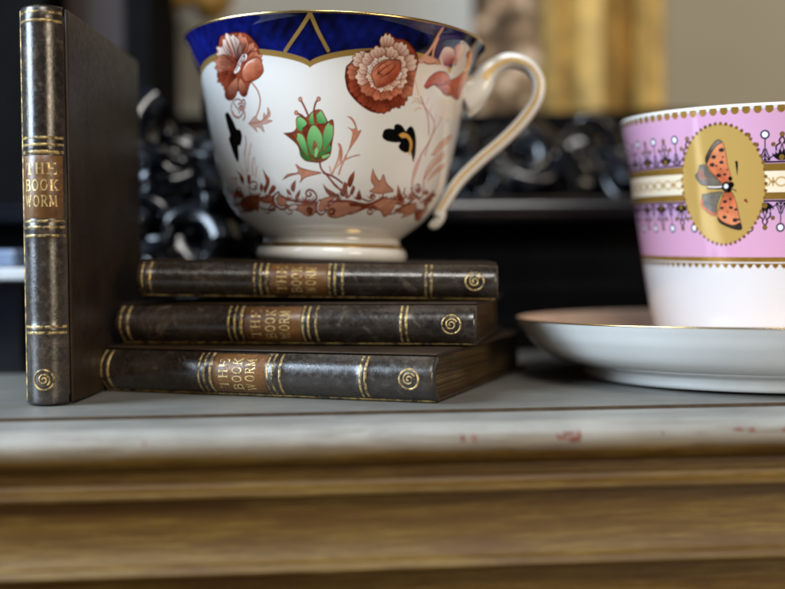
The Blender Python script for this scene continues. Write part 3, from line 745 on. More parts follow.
    cv.poly([(-23.9,24.05),(-22.23,22.93),(-20.85,21.16),(-22.49,19.41),(-25.54,19.42),(-26.74,21.2)],TAN,BRN,0.3,hatch=(.7,.7,.55,TAN2))
    cv.stroke([(-22.93,22.94),(-19.26,21.6),(-14.69,20.93),(-8.77,20.65)],0.8,BRN)
    cv.poly([(-21.24,18.96),(-17.79,20.05),(-15.77,19.84),(-15.6,18.52),(-19.63,17.86)],CRM,BRN,0.3)
    cv.stroke([(-29.41,18.13),(-32.79,17.8),(-32.61,19.05),(-30.18,19.69),(-29.06,19.01),(-31.03,18.5)],0.6,BRN)
    cv.poly([(-42.27,19.65),(-39.25,20.04),(-42.68,17.85),(-44.73,18.34)],BRN2,None,0.35)
    cv.stroke([(-40.69,30.49),(-40.03,35.92),(-39.6,39.53)],0.45,TAN2,taper='end')
    cv.stroke([(-39.3,31.8),(-37.73,36.72),(-35.91,39.36)],0.45,TAN2,taper='end')
    cv.stroke([(-36.49,30.34),(-36.27,33.5),(-34.28,36.58),(-34.09,35.23),(-34.98,32.55)],0.45,TAN2,taper='end')
    cv.stroke([(-35.06,29.85),(-33.84,32.52),(-32.51,33.82)],0.45,TAN2,taper='end')
    cv.stroke([(-42.29,31.0),(-44.4,33.84)],0.45,TAN2,taper='end')
    cv.stroke([(-44.59,30.18),(-47.42,31.68)],0.45,TAN2,taper='end')
    cv.stroke([(-55.31,26.94),(-54.49,29.24),(-52.57,30.31)],0.5,TAN2)
    cv.stroke([(-52.64,26.83),(-51.92,29.12),(-50.18,30.19)],0.5,TAN2)
    cv.stroke([(-50.79,26.75),(-50.14,29.04),(-48.51,30.12)],0.5,TAN2)
    cv.poly([(-60.29,25.76),(-56.13,25.12),(-58.26,22.87),(-64.15,22.16)],TAN2,BRN,0.35)
    cv.stroke([(5.59,38.98),(4.91,35.44),(2.57,30.54)],0.8,TAN)
    cv.poly([(4.2,32.34),(6.33,34.38),(10.59,36.49),(14.49,37.43),(12.71,37.53),(7.36,35.72),(4.98,33.68)],TAN,TAN2,0.25)
    cv.poly([(7.78,50.72),(9.84,50.36),(11.6,48.47),(12.72,45.89),(14.18,46.22),(12.99,43.61),(10.93,40.8),(8.44,37.28),(7.4,36.37),(8.91,38.61),(9.83,41.29),(10.44,44.39),(10.1,45.69),(8.21,47.03),(10.59,46.37),(11.48,47.06),(9.89,49.41)],TAN,TAN2,0.3,hatch=(.7,.7,.55,TAN2))
    cv.poly([(4.52,41.43),(5.92,40.81),(6.76,38.55),(6.66,35.9),(5.56,34.99),(5.71,38.08)],TAN,TAN2,0.3)
    cv.stroke([(8.44,37.28),(6.46,33.25),(5.47,30.58)],0.8,TAN)
    cv.poly([(-18.43,44.72),(-14.44,45.01),(-12.64,46.37),(-12.49,49.46),(-11.19,50.47),(-8.34,50.12),(-5.47,52.17),(-2.3,52.54),(0.1,48.82),(2.49,49.21),(2.97,45.46),(2.27,40.28),(1.89,37.86),(0.23,35.75),(-3.65,34.66),(-7.13,34.63),(-9.73,35.31),(-11.34,38.08),(-12.94,40.85)],BRN2,DBR,0.3,shade=(0,-1,DBR))
    cv.poly([(-11.67,40.15),(-11.4,37.04),(-9.73,35.31),(-7.13,34.63),(-3.65,34.59),(0.23,35.58),(1.89,37.86),(1.42,40.95),(-4.8,42.24)],GRN2,DBR,0.3,shade=(1,.4,GRN))
    cv.poly([(-12.45,49.29),(-11.33,50.45),(-9.27,49.7),(-7.91,47.96),(-9.15,45.25),(-11.57,45.25),(-12.56,47.1)],GRN,BRN,0.3,shade=(.5,1,GRL))
    cv.poly([(-7.01,50.57),(-5.35,52.19),(-4.51,49.71),(-4.9,47.44),(-6.72,47.43),(-7.46,49.27)],GRN,BRN,0.3,shade=(.5,1,GRL))
    cv.poly([(-4.6,51.02),(-2.32,52.65),(-0.7,50.63),(0.34,48.47),(-1.29,47.49),(-3.97,47.89)],GRN,BRN,0.45,shade=(.5,1,GRL))
    cv.poly([(-10.18,46.21),(-7.5,47.52),(-7.05,44.46),(-8.69,43.14)],BRN,DBR,0.35)
    cv.poly([(-3.87,47.54),(-0.68,47.58),(-0.76,44.08),(-2.32,44.5)],BRN,DBR,0.35)
    cv.poly([(-14.99,44.8),(-12.39,45.0),(-9.62,44.02),(-8.22,40.95),(-7.55,36.55),(-10.25,38.09),(-12.46,41.61)],GRN,BRN,0.4,shade=(.5,1,GRL))
    cv.poly([(-14.99,44.8),(-12.28,45.0),(-12.81,42.28)],BRN2,BRN,0.35)
    cv.poly([(-0.78,47.14),(0.74,48.7),(2.36,49.26),(2.95,45.47),(2.4,42.39),(0.33,39.63),(-1.54,38.15),(-1.91,41.88),(-1.65,44.73)],GRN,BRN,0.4,shade=(.5,1,GRL))
    cv.poly([(0.84,48.7),(2.46,49.3),(2.55,47.43),(1.27,47.62)],BRN2,BRN,0.35)
    cv.poly([(-6.47,47.09),(-4.9,47.53),(-2.84,45.8),(-1.49,43.2),(-1.8,39.59),(-4.1,36.36),(-6.7,37.22),(-8.34,40.51),(-8.24,43.58),(-7.39,45.77)],GRN,BRN,0.35,shade=(.5,1,GRL))
    cv.poly([(-5.51,41.84),(-4.71,42.06),(-3.67,40.1),(-4.5,38.33),(-6.11,38.98)],BRN,BRN2,0.35,alpha=.8)
    cv.poly([(-5.3,38.99),(-3.94,40.1),(-3.15,38.35),(-4.27,36.14),(-5.35,36.57)],GRL,BRN,0.25)
    cv.poly([(-7.26,36.99),(-4.0,35.92),(0.88,38.41),(1.44,36.66),(-2.37,34.4),(-6.23,34.8)],BRN2,DBR,0.35,alpha=.8)
    cv.poly([(-2.35,37.04),(1.42,37.76),(1.17,36.44),(-1.81,35.51)],GRL,BRN,0.3)
    cv.stroke([(-7.42,50.57),(-8.89,53.62),(-10.35,56.02)],0.75,BRN)
    cv.dot(-10.45,56.15,0.85,TAN,BRN,0.3)
    cv.stroke([(-7.89,48.74),(-10.02,50.58),(-12.08,51.38)],0.75,BRN)
    cv.dot(-12.29,51.55,0.85,TAN,BRN,0.3)
    cv.stroke([(-4.89,48.19),(-5.1,51.88),(-4.57,54.5),(-3.41,56.24)],0.75,BRN)
    cv.dot(-3.21,56.24,0.85,TAN,BRN,0.3)
    cv.poly([(23.25,44.58),(23.85,46.62),(26.05,47.43),(28.3,47.37),(28.25,48.48),(29.63,49.25),(31.98,48.77),(34.22,47.06),(34.71,47.87),(36.34,49.0),(38.28,47.95),(40.32,44.49),(41.25,39.53),(41.11,38.15),(40.87,36.39),(39.15,38.69),(38.23,39.99),(35.67,39.49),(32.82,40.19),(31.45,41.54),(32.17,42.85),(29.79,42.69),(26.11,42.89),(23.95,43.65)],BLK,None,0.35)
    cv.poly([(30.86,45.54),(33.04,46.47),(35.64,45.92),(37.85,44.28),(38.72,42.08),(38.11,38.75),(37.41,39.25),(37.12,42.86),(35.09,44.7),(32.63,44.55)],GLD,None,0.35,gold=.6)
    cv.poly([(-49.67,52.99),(-47.48,53.57),(-45.69,52.18),(-43.78,49.31),(-42.6,47.18),(-40.46,46.67),(-39.79,44.28),(-41.55,41.25),(-43.18,41.07),(-43.97,37.36),(-45.29,35.32),(-47.19,37.63),(-48.56,40.94),(-49.49,44.0),(-48.03,45.5),(-49.0,48.8)],BLK,None,0.35)
    cv.stroke([(-43.54,56.55),(-44.5,54.36),(-43.53,52.24),(-41.05,51.05),(-38.55,51.64),(-36.69,53.54),(-37.5,55.16),(-39.26,54.62),(-38.42,53.43)],0.55,BRN)
    cv.stroke([(-42.93,57.4),(-41.7,55.49),(-40.01,54.0),(-39.51,52.61)],0.55,BRN)
    cv.stroke([(-41.72,57.29),(-39.31,57.55),(-37.59,56.74),(-36.09,57.08),(-35.43,55.47)],0.55,BRN)
    cv.stroke([(-36.35,52.62),(-36.64,51.07),(-37.75,50.02)],0.55,BRN)
    cv.stroke([(-39.65,55.77),(-36.98,56.02),(-35.83,54.37)],0.55,BRN)
    cv.poly([(-39.4,55.08),(-37.5,55.16),(-36.65,53.76),(-38.28,52.97)],BRN2,None,0.35,alpha=.7)
    cv.poly([(-43.69,54.07),(-42.45,52.15),(-39.79,51.28),(-42.3,51.01),(-44.34,52.53)],TAN2,None,0.35,alpha=.7)
    cv.stroke([(-31.22,62.72),(-28.78,59.92),(-27.8,56.78),(-28.59,53.72),(-30.36,51.07)],0.6,TAN2)
    cv.poly([(-35.24,48.52),(-31.08,51.06),(-29.78,49.71),(-27.59,49.34),(-26.64,51.95),(-25.24,50.92),(-24.62,53.85),(-23.5,52.18),(-23.8,50.43),(-25.39,49.69),(-22.64,49.07),(-25.9,47.99),(-27.67,47.84),(-27.13,45.15),(-29.25,46.66),(-31.03,47.1),(-30.64,45.29),(-33.21,47.2)],PKT2,TAN2,0.25)
    cv.stroke([(-34.7,48.71),(-30.26,48.71),(-26.93,49.67),(-24.25,51.76)],0.4,TAN2)
    cv.stroke([(-37.78,44.39),(-37.83,41.68),(-39.82,37.61)],0.45,TAN2)
    cv.stroke([(-34.82,41.54),(-36.97,37.66)],0.5,PKT2)
    cv.stroke([(-69.9,64.27),(-68.87,60.78),(-72.95,57.46)],0.6,PKT2)
    cv.stroke([(-72.01,52.5),(-69.22,47.37),(-70.04,44.08)],0.8,GRN)
    # cobalt band with a scalloped gilt edge, five lobes round the cup
    per = 2*math.pi*55/5
    ph = np.mod(A-(-6.39), per)/per                     # 0 and 1 at the points
    low = 67.57 + (73.44-(67.57)) * np.clip(np.sin(ph*math.pi), 0, 1)**.62
    wob = .38+.16*np.sin(A*.17+Z*.15)+.2*np.sin(A*.09-Z*.33+1.3)+.12*np.sin(A*.61+Z*.5+np.sin(A*.2)*2)+.1*np.sin(A*1.3-Z*.9)+.25*np.exp(-((A+62)/30)**2)  # uneven pigment, plus brighter blue painted in at left, clear of dark reflections
    blue = np.asarray(NAVY)[None, None]*(1-np.clip(wob, 0, 1)[..., None])+np.asarray(COBALT)[None, None]*np.clip(wob, 0, 1)[..., None]
    al = np.clip(.5+(Z-low)/.3, 0, 1)
    cv.c = (cv.c*(1-al[..., None])+blue*al[..., None]).astype(np.float32)
    w = 1.9
    al = np.clip(.5+(w*.5-np.abs(Z-low-.1))/.25, 0, 1)
    cv.c = (cv.c*(1-al[..., None])+np.asarray(GOLD)*al[..., None]).astype(np.float32); cv.g = (al*.55).astype(np.float32)
    for k in range(-2, 3):
        o = per*k
        if k == 1: continue
        ap = (-5.43+o, 84.46-.4)
        cv.stroke([ap, (-9.96+o, 78.39), (-15.5+o, 72.32)], 1.15, GOLD, gold=.55)
        cv.stroke([ap, (-3.08+o, 78.50), (0.27+o, 72.54)], 1.15, GOLD, gold=.55)
    al = np.clip(.5+(Z-84.3)/.2, 0, 1)
    cv.put((slice(None), slice(None)), al, GOLD, 1.0)
    cv.poly([(-47.95,74.44),(-45.09,76.75),(-42.44,79.42),(-38.02,79.72),(-35.11,79.89),(-30.86,79.37),(-28.67,78.13),(-26.29,75.24),(-25.67,73.05),(-25.58,69.34),(-25.19,66.31),(-27.49,64.05),(-31.32,62.86),(-33.8,59.32),(-35.37,58.01),(-37.53,58.7),(-38.95,60.25),(-42.03,57.73),(-45.66,57.6),(-47.84,59.27),(-46.85,63.48),(-51.0,65.77),(-51.59,67.43),(-47.62,71.86)],BRK,DBR,0.3,shade=(0,1,BRK))
    cv.poly([(-46.71,65.67),(-48.79,66.59),(-50.23,67.42),(-50.41,68.01),(-49.43,68.36),(-50.66,69.24),(-50.83,69.9),(-49.61,70.22),(-47.51,70.32),(-47.51,70.9),(-46.54,71.21),(-44.62,71.24),(-42.32,71.13),(-37.32,68.26),(-38.93,65.6)],DBR,DBR,0.25,shade=(-0.97,0.23,BRK))
    cv.stroke([(-41.38,66.87),(-47.81,67.52)],0.32,DBR,taper='both')
    cv.stroke([(-40.9,67.58),(-46.59,68.91)],0.32,DBR,taper='both')
    cv.stroke([(-40.42,68.29),(-45.36,70.28)],0.32,DBR,taper='both')
    cv.poly([(-45.12,66.31),(-47.8,66.91),(-49.85,67.54),(-50.47,68.1),(-49.71,68.57),(-51.68,69.29),(-52.39,69.91),(-51.29,70.37),(-49.03,70.72),(-49.43,71.28),(-48.56,71.7),(-46.42,71.98),(-43.77,72.19),(-36.85,70.29),(-37.24,67.49)],BRK,DBR,0.25,shade=(-1.00,0.06,SAL))
    cv.stroke([(-40.4,68.29),(-47.43,67.95)],0.32,DBR,taper='both')
    cv.stroke([(-40.28,69.04),(-47.07,69.47)],0.32,DBR,taper='both')
    cv.stroke([(-40.14,69.79),(-46.62,70.96)],0.32,DBR,taper='both')
    cv.poly([(-33.45,74.89),(-31.84,75.66),(-30.55,76.13),(-29.79,76.11),(-29.5,75.63),(-28.22,76.03),(-27.39,76.03),(-27.15,75.46),(-27.35,74.48),(-26.63,74.42),(-26.4,73.92),(-26.71,72.94),(-27.34,71.71),(-32.52,69.2),(-35.79,70.81)],BRK,DBR,0.25,shade=(0.75,0.66,SAL))
    cv.stroke([(-33.27,71.9),(-30.85,75.03)],0.32,DBR,taper='both')
    cv.stroke([(-32.44,71.48),(-29.32,74.22)],0.32,DBR,taper='both')
    cv.stroke([(-31.61,71.06),(-27.81,73.43)],0.32,DBR,taper='both')
    cv.poly([(-29.55,73.02),(-28.05,73.1),(-26.91,73.04),(-26.4,72.74),(-26.46,72.23),(-25.34,72.09),(-24.76,71.76),(-24.88,71.19),(-25.53,70.44),(-25.03,70.1),(-25.12,69.59),(-25.84,68.88),(-26.94,68.09),(-32.14,68.0),(-33.51,70.41)],BRK,DBR,0.25,shade=(0.95,0.30,SAL))
    cv.stroke([(-31.12,70.45),(-27.71,72.23)],0.32,DBR,taper='both')
    cv.stroke([(-30.77,69.81),(-27.08,70.98)],0.32,DBR,taper='both')
    cv.stroke([(-30.42,69.17),(-26.4,69.72)],0.32,DBR,taper='both')
    cv.poly([(-46.07,71.61),(-47.29,72.97),(-47.9,74.05),(-47.55,74.62),(-46.37,74.72),(-46.76,75.81),(-46.44,76.46),(-45.16,76.49),(-43.25,76.09),(-42.9,76.65),(-41.87,76.72),(-40.15,76.25),(-38.14,75.51),(-35.11,71.23),(-38.29,69.22)],DBR,DBR,0.25,shade=(-0.84,0.54,WPK))
    cv.stroke([(-39.95,71.18),(-45.6,73.56)],0.32,DBR,taper='both')
    cv.stroke([(-39.02,71.7),(-43.41,74.53)],0.32,DBR,taper='both')
    cv.stroke([(-38.1,72.23),(-41.37,75.51)],0.32,DBR,taper='both')
    cv.poly([(-37.92,76.03),(-36.77,77.44),(-35.75,78.46),(-34.95,78.74),(-34.33,78.36),(-33.29,79.31),(-32.44,79.65),(-31.85,79.16),(-31.44,78.07),(-30.69,78.31),(-30.16,77.9),(-29.87,76.76),(-29.77,75.24),(-33.39,70.61),(-37.58,70.99)],DBR,DBR,0.25,shade=(0.32,0.95,SAL))
    cv.stroke([(-35.79,73.07),(-35.32,77.2)],0.32,DBR,taper='both')
    cv.stroke([(-34.7,72.97),(-33.24,76.99)],0.32,DBR,taper='both')
    cv.stroke([(-33.63,72.87),(-31.23,76.79)],0.32,DBR,taper='both')
    cv.poly([(-42.66,75.13),(-42.45,76.82),(-42.08,78.1),(-41.38,78.61),(-40.4,78.41),(-39.91,79.64),(-39.18,80.23),(-38.18,79.93),(-36.98,78.99),(-36.32,79.46),(-35.47,79.22),(-34.4,78.22),(-33.26,76.79),(-33.8,71.29),(-38.22,70.4)],DBR,DBR,0.25,shade=(-0.32,0.95,WPK))
    cv.stroke([(-38.01,72.9),(-40.64,76.99)],0.32,DBR,taper='both')
    cv.stroke([(-36.8,73.13),(-38.19,77.39)],0.32,DBR,taper='both')
    cv.stroke([(-35.61,73.35),(-35.88,77.82)],0.32,DBR,taper='both')
    cv.poly([(-46.02,68.53),(-48.51,69.4),(-50.31,70.19),(-50.65,70.73),(-49.64,71.03),(-51.23,71.87),(-51.59,72.47),(-50.31,72.73),(-47.98,72.77),(-48.13,73.29),(-47.12,73.55),(-44.99,73.54),(-42.38,73.39),(-36.24,70.75),(-37.5,68.37)],DBR,DBR,0.25,shade=(-0.98,0.19,SAL))
    cv.stroke([(-40.43,69.54),(-47.65,70.23)],0.32,DBR,taper='both')
    cv.stroke([(-40.05,70.17),(-46.62,71.46)],0.32,DBR,taper='both')
    cv.stroke([(-39.66,70.8),(-45.57,72.68)],0.32,DBR,taper='both')
    cv.poly([(-44.61,62.89),(-46.9,63.0),(-48.76,63.24),(-49.6,63.63),(-49.41,64.15),(-51.38,64.51),(-52.42,64.96),(-52.03,65.52),(-50.63,66.14),(-51.42,66.57),(-51.09,67.06),(-49.59,67.61),(-47.55,68.18),(-40.58,67.64),(-39.35,65.19)],DBR,DBR,0.25,shade=(-0.99,-0.12,BRK))
    cv.stroke([(-42.26,65.34),(-47.33,63.95)],0.32,DBR,taper='both')
    cv.stroke([(-42.61,66.0),(-48.15,65.32)],0.32,DBR,taper='both')
    cv.stroke([(-42.96,66.67),(-48.94,66.69)],0.32,DBR,taper='both')
    cv.poly([(-40.99,61.71),(-42.64,61.2),(-44.07,60.93),(-44.95,61.03),(-45.26,61.49),(-46.86,61.3),(-47.93,61.43),(-48.2,61.96),(-47.84,62.77),(-48.8,62.94),(-49.05,63.41),(-48.51,64.19),(-47.52,65.12),(-41.54,66.52),(-38.78,64.96)],DBR,DBR,0.25,shade=(-0.87,-0.49,BRK))
    cv.stroke([(-41.11,64.26),(-43.69,61.84)],0.32,DBR,taper='both')
    cv.stroke([(-41.89,64.68),(-45.39,62.71)],0.32,DBR,taper='both')
    cv.stroke([(-42.67,65.11),(-47.16,63.6)],0.32,DBR,taper='both')
    cv.poly([(-33.29,69.48),(-29.84,71.0),(-26.8,71.12),(-25.48,69.25),(-25.08,66.22),(-27.49,64.05),(-31.32,62.86),(-34.65,63.28),(-35.98,65.69),(-35.13,67.81)],BRK,DBR,0.35,shade=(-.5,1,SAL))
    cv.poly([(-38.12,65.53),(-42.49,63.71),(-47.01,61.23),(-47.84,59.27),(-45.66,57.6),(-42.03,57.73),(-39.71,59.42),(-38.3,62.88)],DBR,DBR,0.3,shade=(.4,1,SAL))
    cv.poly([(-36.82,64.97),(-34.06,62.0),(-33.67,59.31),(-35.37,58.01),(-37.53,58.7),(-38.56,61.11),(-38.36,63.33)],DBR,DBR,0.3,shade=(-.4,1,SAL))
    cv.stroke([(-38.1,79.51),(-37.19,75.8),(-37.27,71.56)],0.55,DBR,taper='both')
    cv.stroke([(-41.48,76.29),(-39.44,73.07),(-38.52,69.96)],0.55,DBR,taper='both')
    cv.stroke([(-33.53,76.27),(-35.36,73.93),(-36.29,71.47)],0.55,DBR,taper='both')
    cv.stroke([(-44.44,73.65),(-40.85,71.5),(-38.66,69.54)],0.55,DBR,taper='both')
    cv.stroke([(-30.65,76.0),(-32.63,73.67),(-34.56,71.73)],0.55,DBR,taper='both')
    cv.stroke([(-27.82,74.11),(-30.56,72.66),(-33.45,71.21)],0.55,DBR,taper='both')
    cv.stroke([(-46.87,66.42),(-42.23,67.7),(-39.16,67.84)],0.55,DBR,taper='both')
    cv.stroke([(-47.43,71.4),(-43.34,69.15)],0.55,DBR,taper='both')
    cv.stroke([(-35.41,78.99),(-35.33,75.61)],0.55,DBR,taper='both')
    cv.stroke([(-39.94,78.25),(-39.16,75.17),(-38.44,72.11)],1.0,BRK,taper='both')
    cv.stroke([(-39.25,73.48),(-38.58,70.83)],1.0,BRK,taper='both')
    cv.stroke([(-37.7,70.31),(-43.27,66.92)],1.0,BRK,taper='both')
    cv.stroke([(-39.05,68.26),(-46.53,64.58)],1.0,BRK,taper='both')
    cv.poly([(-33.63,72.58),(-31.53,72.4),(-32.22,70.68),(-35.07,69.63),(-36.27,67.56),(-38.66,66.37),(-39.99,66.94),(-38.22,68.62),(-36.24,70.61)],WHT,TAN2,0.2)
    cv.stroke([(-33.19,72.04),(-35.72,70.13),(-38.57,67.34)],0.4,BRN)
    cv.stroke([(-32.83,71.16),(-35.08,70.07)],0.4,BRN)
    cv.stroke([(-36.96,69.37),(-36.14,68.65)],0.4,BRN)
    cv.dot(-32.95,71.8,0.5,DBR,None,0.3)
    cv.stroke([(-34.42,67.4),(-32.06,69.38),(-28.23,70.37)],0.5,WPK,taper='both')
    cv.stroke([(-31.35,69.75),(-28.98,69.57)],0.5,WPK,taper='both')
    cv.poly([(6.55,63.97),(6.93,67.34),(8.35,68.73),(9.89,70.45),(12.46,72.54),(16.34,73.77),(19.82,76.31),(19.6,78.88),(21.21,79.36),(24.22,78.04),(27.78,77.78),(30.81,76.32),(33.7,74.19),(35.74,71.42),(36.13,68.39),(35.04,64.44),(33.82,60.47),(31.35,58.13),(27.76,55.89),(24.77,53.22),(21.41,52.3),(17.17,52.72),(12.97,54.73),(9.67,57.31),(7.61,59.95)],BRK,DBR,0.5,shade=(-.5,-1,DBR))
    cv.poly([(26.67,54.65),(26.17,53.84),(25.62,53.25),(25.02,53.05),(24.39,53.22),(23.74,52.53),(23.08,52.16),(22.4,52.27),(21.72,52.74),(21.04,52.27),(20.37,52.17),(19.72,52.54),(19.1,53.23),(18.5,53.07),(17.94,53.27),(17.43,53.86),(16.97,54.67),(19.47,57.7),(24.03,57.71)],DBR,DBR,0.25,shade=(-0.00,-1.00,BRK))
    cv.stroke([(22.96,56.33),(24.23,53.74)],0.32,DBR,taper='both')
    cv.stroke([(21.72,56.33),(21.72,53.74)],0.32,DBR,taper='both')
    cv.stroke([(20.5,56.33),(19.26,53.75)],0.32,DBR,taper='both')
    cv.poly([(32.85,59.4),(33.11,58.53),(33.15,57.82),(32.83,57.4),(32.18,57.25),(32.22,56.41),(31.98,55.81),(31.34,55.59),(30.41,55.67),(30.24,54.98),(29.79,54.59),(28.97,54.6),(27.93,54.87),(27.57,54.47),(26.97,54.37),(26.1,54.61),(25.13,55.04),(24.83,58.66),(28.39,60.71)],DBR,DBR,0.25,shade=(0.69,-0.72,BRK))
    cv.stroke([(28.6,59.12),(31.64,57.6)],0.32,DBR,taper='both')
    cv.stroke([(27.63,58.56),(29.62,56.47)],0.32,DBR,taper='both')
    cv.stroke([(26.67,58.01),(27.65,55.36)],0.32,DBR,taper='both')
    cv.poly([(18.36,54.47),(17.45,54.1),(16.64,53.91),(16.07,54.04),(15.71,54.46),(14.77,54.25),(14.03,54.29),(13.6,54.69),(13.4,55.37),(12.58,55.34),(12.02,55.58),(11.77,56.17),(11.74,56.99),(11.18,57.16),(10.88,57.58),(10.87,58.27),(11.02,59.11),(14.85,60.19),(18.37,58.0)],DBR,DBR,0.25,shade=(-0.65,-0.76,BRK))
    cv.stroke([(16.66,57.47),(15.93,54.93)],0.32,DBR,taper='both')
    cv.stroke([(15.71,58.05),(14.04,56.11)],0.32,DBR,taper='both')
    cv.stroke([(14.77,58.64),(12.19,57.3)],0.32,DBR,taper='both')
    cv.poly([(12.19,57.26),(11.22,57.33),(10.46,57.52),(10.06,57.88),(10.01,58.39),(9.12,58.61),(8.54,58.96),(8.41,59.5),(8.64,60.16),(7.95,60.49),(7.62,60.95),(7.75,61.56),(8.2,62.27),(7.83,62.66),(7.82,63.16),(8.2,63.76),(8.79,64.41),(12.6,63.67),(14.28,60.27)],DBR,DBR,0.25,shade=(-0.94,-0.35,BRK))
    cv.stroke([(12.55,60.55),(10.47,58.69)],0.32,DBR,taper='both')
    cv.stroke([(12.1,61.46),(9.6,60.52)],0.32,DBR,taper='both')
    cv.stroke([(11.66,62.37),(8.75,62.35)],0.32,DBR,taper='both')
    cv.poly([(34.27,64.94),(35.1,64.31),(35.65,63.72),(35.67,63.24),(35.21,62.87),(35.85,62.17),(36.07,61.58),(35.65,61.15),(34.76,60.85),(35.1,60.19),(34.96,59.68),(34.22,59.36),(33.08,59.18),(33.04,58.69),(32.57,58.36),(31.61,58.21),(30.43,58.18),(27.76,61.15),(29.54,64.34)],DBR,DBR,0.25,shade=(0.96,-0.29,SAL))
    cv.stroke([(30.77,63.07),(34.48,62.96)],0.32,DBR,taper='both')
    cv.stroke([(30.29,62.21),(33.48,61.22)],0.32,DBR,taper='both')
    cv.stroke([(29.8,61.35),(32.49,59.48)],0.32,DBR,taper='both')
    cv.poly([(9.29,62.72),(8.47,63.18),(7.89,63.65),(7.74,64.09),(7.99,64.51),(7.32,65.06),(7.0,65.58),(7.19,66.05),(7.77,66.48),(7.34,67.02),(7.3,67.52),(7.76,67.94),(8.55,68.32),(8.44,68.77),(8.7,69.16),(9.37,69.48),(10.27,69.74),(13.36,67.59),(12.93,64.22)],DBR,DBR,0.25,shade=(-0.99,0.11,SAL))
    cv.stroke([(11.52,65.16),(8.57,64.56)],0.32,DBR,taper='both')
    cv.stroke([(11.64,66.06),(8.84,66.36)],0.32,DBR,taper='both')
    cv.stroke([(11.76,66.96),(9.09,68.15)],0.32,DBR,taper='both')
    cv.poly([(32.69,69.89),(33.88,69.66),(34.8,69.37),(35.19,68.98),(35.06,68.51),(36.16,68.17),(36.82,67.75),(36.78,67.24),(36.19,66.66),(37.01,66.25),(37.28,65.77),(36.83,65.22),(35.91,64.63),(36.24,64.21),(36.04,63.75),(35.25,63.25),(34.14,62.75),(29.51,64.19),(28.95,67.6)],DBR,DBR,0.25,shade=(0.99,0.11,SAL))
    cv.stroke([(30.94,67.01),(34.35,68.32)],0.32,DBR,taper='both')
    cv.stroke([(31.11,66.1),(34.75,66.5)],0.32,DBR,taper='both')
    cv.stroke([(31.27,65.18),(35.12,64.66)],0.32,DBR,taper='both')
    cv.poly([(28.21,73.7),(29.35,73.98),(30.31,74.08),(30.88,73.9),(31.09,73.45),(32.24,73.58),(33.08,73.48),(33.4,73.04),(33.32,72.33),(34.31,72.29),(34.89,72.0),(34.91,71.37),(34.53,70.52),(35.14,70.3),(35.3,69.83),(34.94,69.1),(34.28,68.22),(29.02,67.47),(26.37,70.16)],BRK,DBR,0.25,shade=(0.85,0.53,WPK))
    cv.stroke([(28.52,70.5),(30.62,73.0)],0.32,DBR,taper='both')
    cv.stroke([(29.26,69.79),(32.2,71.62)],0.32,DBR,taper='both')
    cv.stroke([(30.0,69.08),(33.82,70.23)],0.32,DBR,taper='both')
    cv.poly([(10.01,67.47),(9.43,68.19),(9.07,68.8),(9.11,69.23),(9.5,69.48),(9.09,70.2),(8.99,70.76),(9.34,71.07),(10.05,71.19),(9.85,71.81),(10.0,72.24),(10.59,72.4),(11.48,72.4),(11.54,72.82),(11.94,73.03),(12.7,73.03),(13.66,72.89),(15.81,69.9),(14.05,67.27)],BRK,DBR,0.25,shade=(-0.88,0.47,WPK))
    cv.stroke([(13.09,68.61),(10.07,69.29)],0.32,DBR,taper='both')
    cv.stroke([(13.56,69.31),(11.01,70.67)],0.32,DBR,taper='both')
    cv.stroke([(14.03,70.01),(11.93,72.04)],0.32,DBR,taper='both')
    cv.poly([(23.28,75.93),(23.98,76.51),(24.63,76.89),(25.13,76.91),(25.49,76.6),(26.26,77.05),(26.9,77.21),(27.34,76.93),(27.63,76.32),(28.34,76.58),(28.89,76.5),(29.23,76.0),(29.43,75.21),(29.98,75.2),(30.35,74.88),(30.54,74.21),(30.59,73.35),(27.2,71.2),(23.73,72.48)],BRK,DBR,0.25,shade=(0.44,0.90,WPK))
    cv.stroke([(25.15,73.42),(25.37,76.09)],0.32,DBR,taper='both')
    cv.stroke([(26.07,73.09),(27.2,75.42)],0.32,DBR,taper='both')
    cv.stroke([(27.01,72.75),(29.09,74.77)],0.32,DBR,taper='both')
    cv.poly([(18.17,76.54),(18.42,77.43),(18.71,78.08),(19.04,78.3),(19.41,78.12),(19.75,78.88),(20.11,79.29),(20.51,79.18),(20.95,78.66),(21.31,79.2),(21.7,79.32),(22.13,78.93),(22.57,78.18),(22.93,78.37),(23.3,78.17),(23.68,77.52),(24.07,76.64),(22.84,73.2),(19.94,73.16)],BRK,DBR,0.25,shade=(-0.08,1.00,WPK))
    cv.stroke([(20.48,74.69),(19.53,77.54)],0.32,DBR,taper='both')
    cv.stroke([(21.24,74.7),(21.02,77.57)],0.32,DBR,taper='both')
    cv.stroke([(22.01,74.71),(22.52,77.6)],0.32,DBR,taper='both')
    cv.poly([(23.55,57.98),(22.73,57.23),(21.91,56.74),(21.2,56.67),(20.57,57.0),(19.67,56.57),(18.88,56.49),(18.26,56.9),(17.77,57.65),(17.05,57.63),(16.5,57.99),(16.14,58.75),(15.91,59.72),(18.77,62.01),(22.4,61.19)],BRK,BRN,0.25,shade=(-0.31,-0.95,SAL))
    cv.stroke([(21.14,60.14),(21.37,57.58)],0.32,BRN,taper='both')
    cv.stroke([(20.17,60.36),(19.4,58.03)],0.32,BRN,taper='both')
    cv.stroke([(19.2,60.58),(17.46,58.48)],0.32,BRN,taper='both')
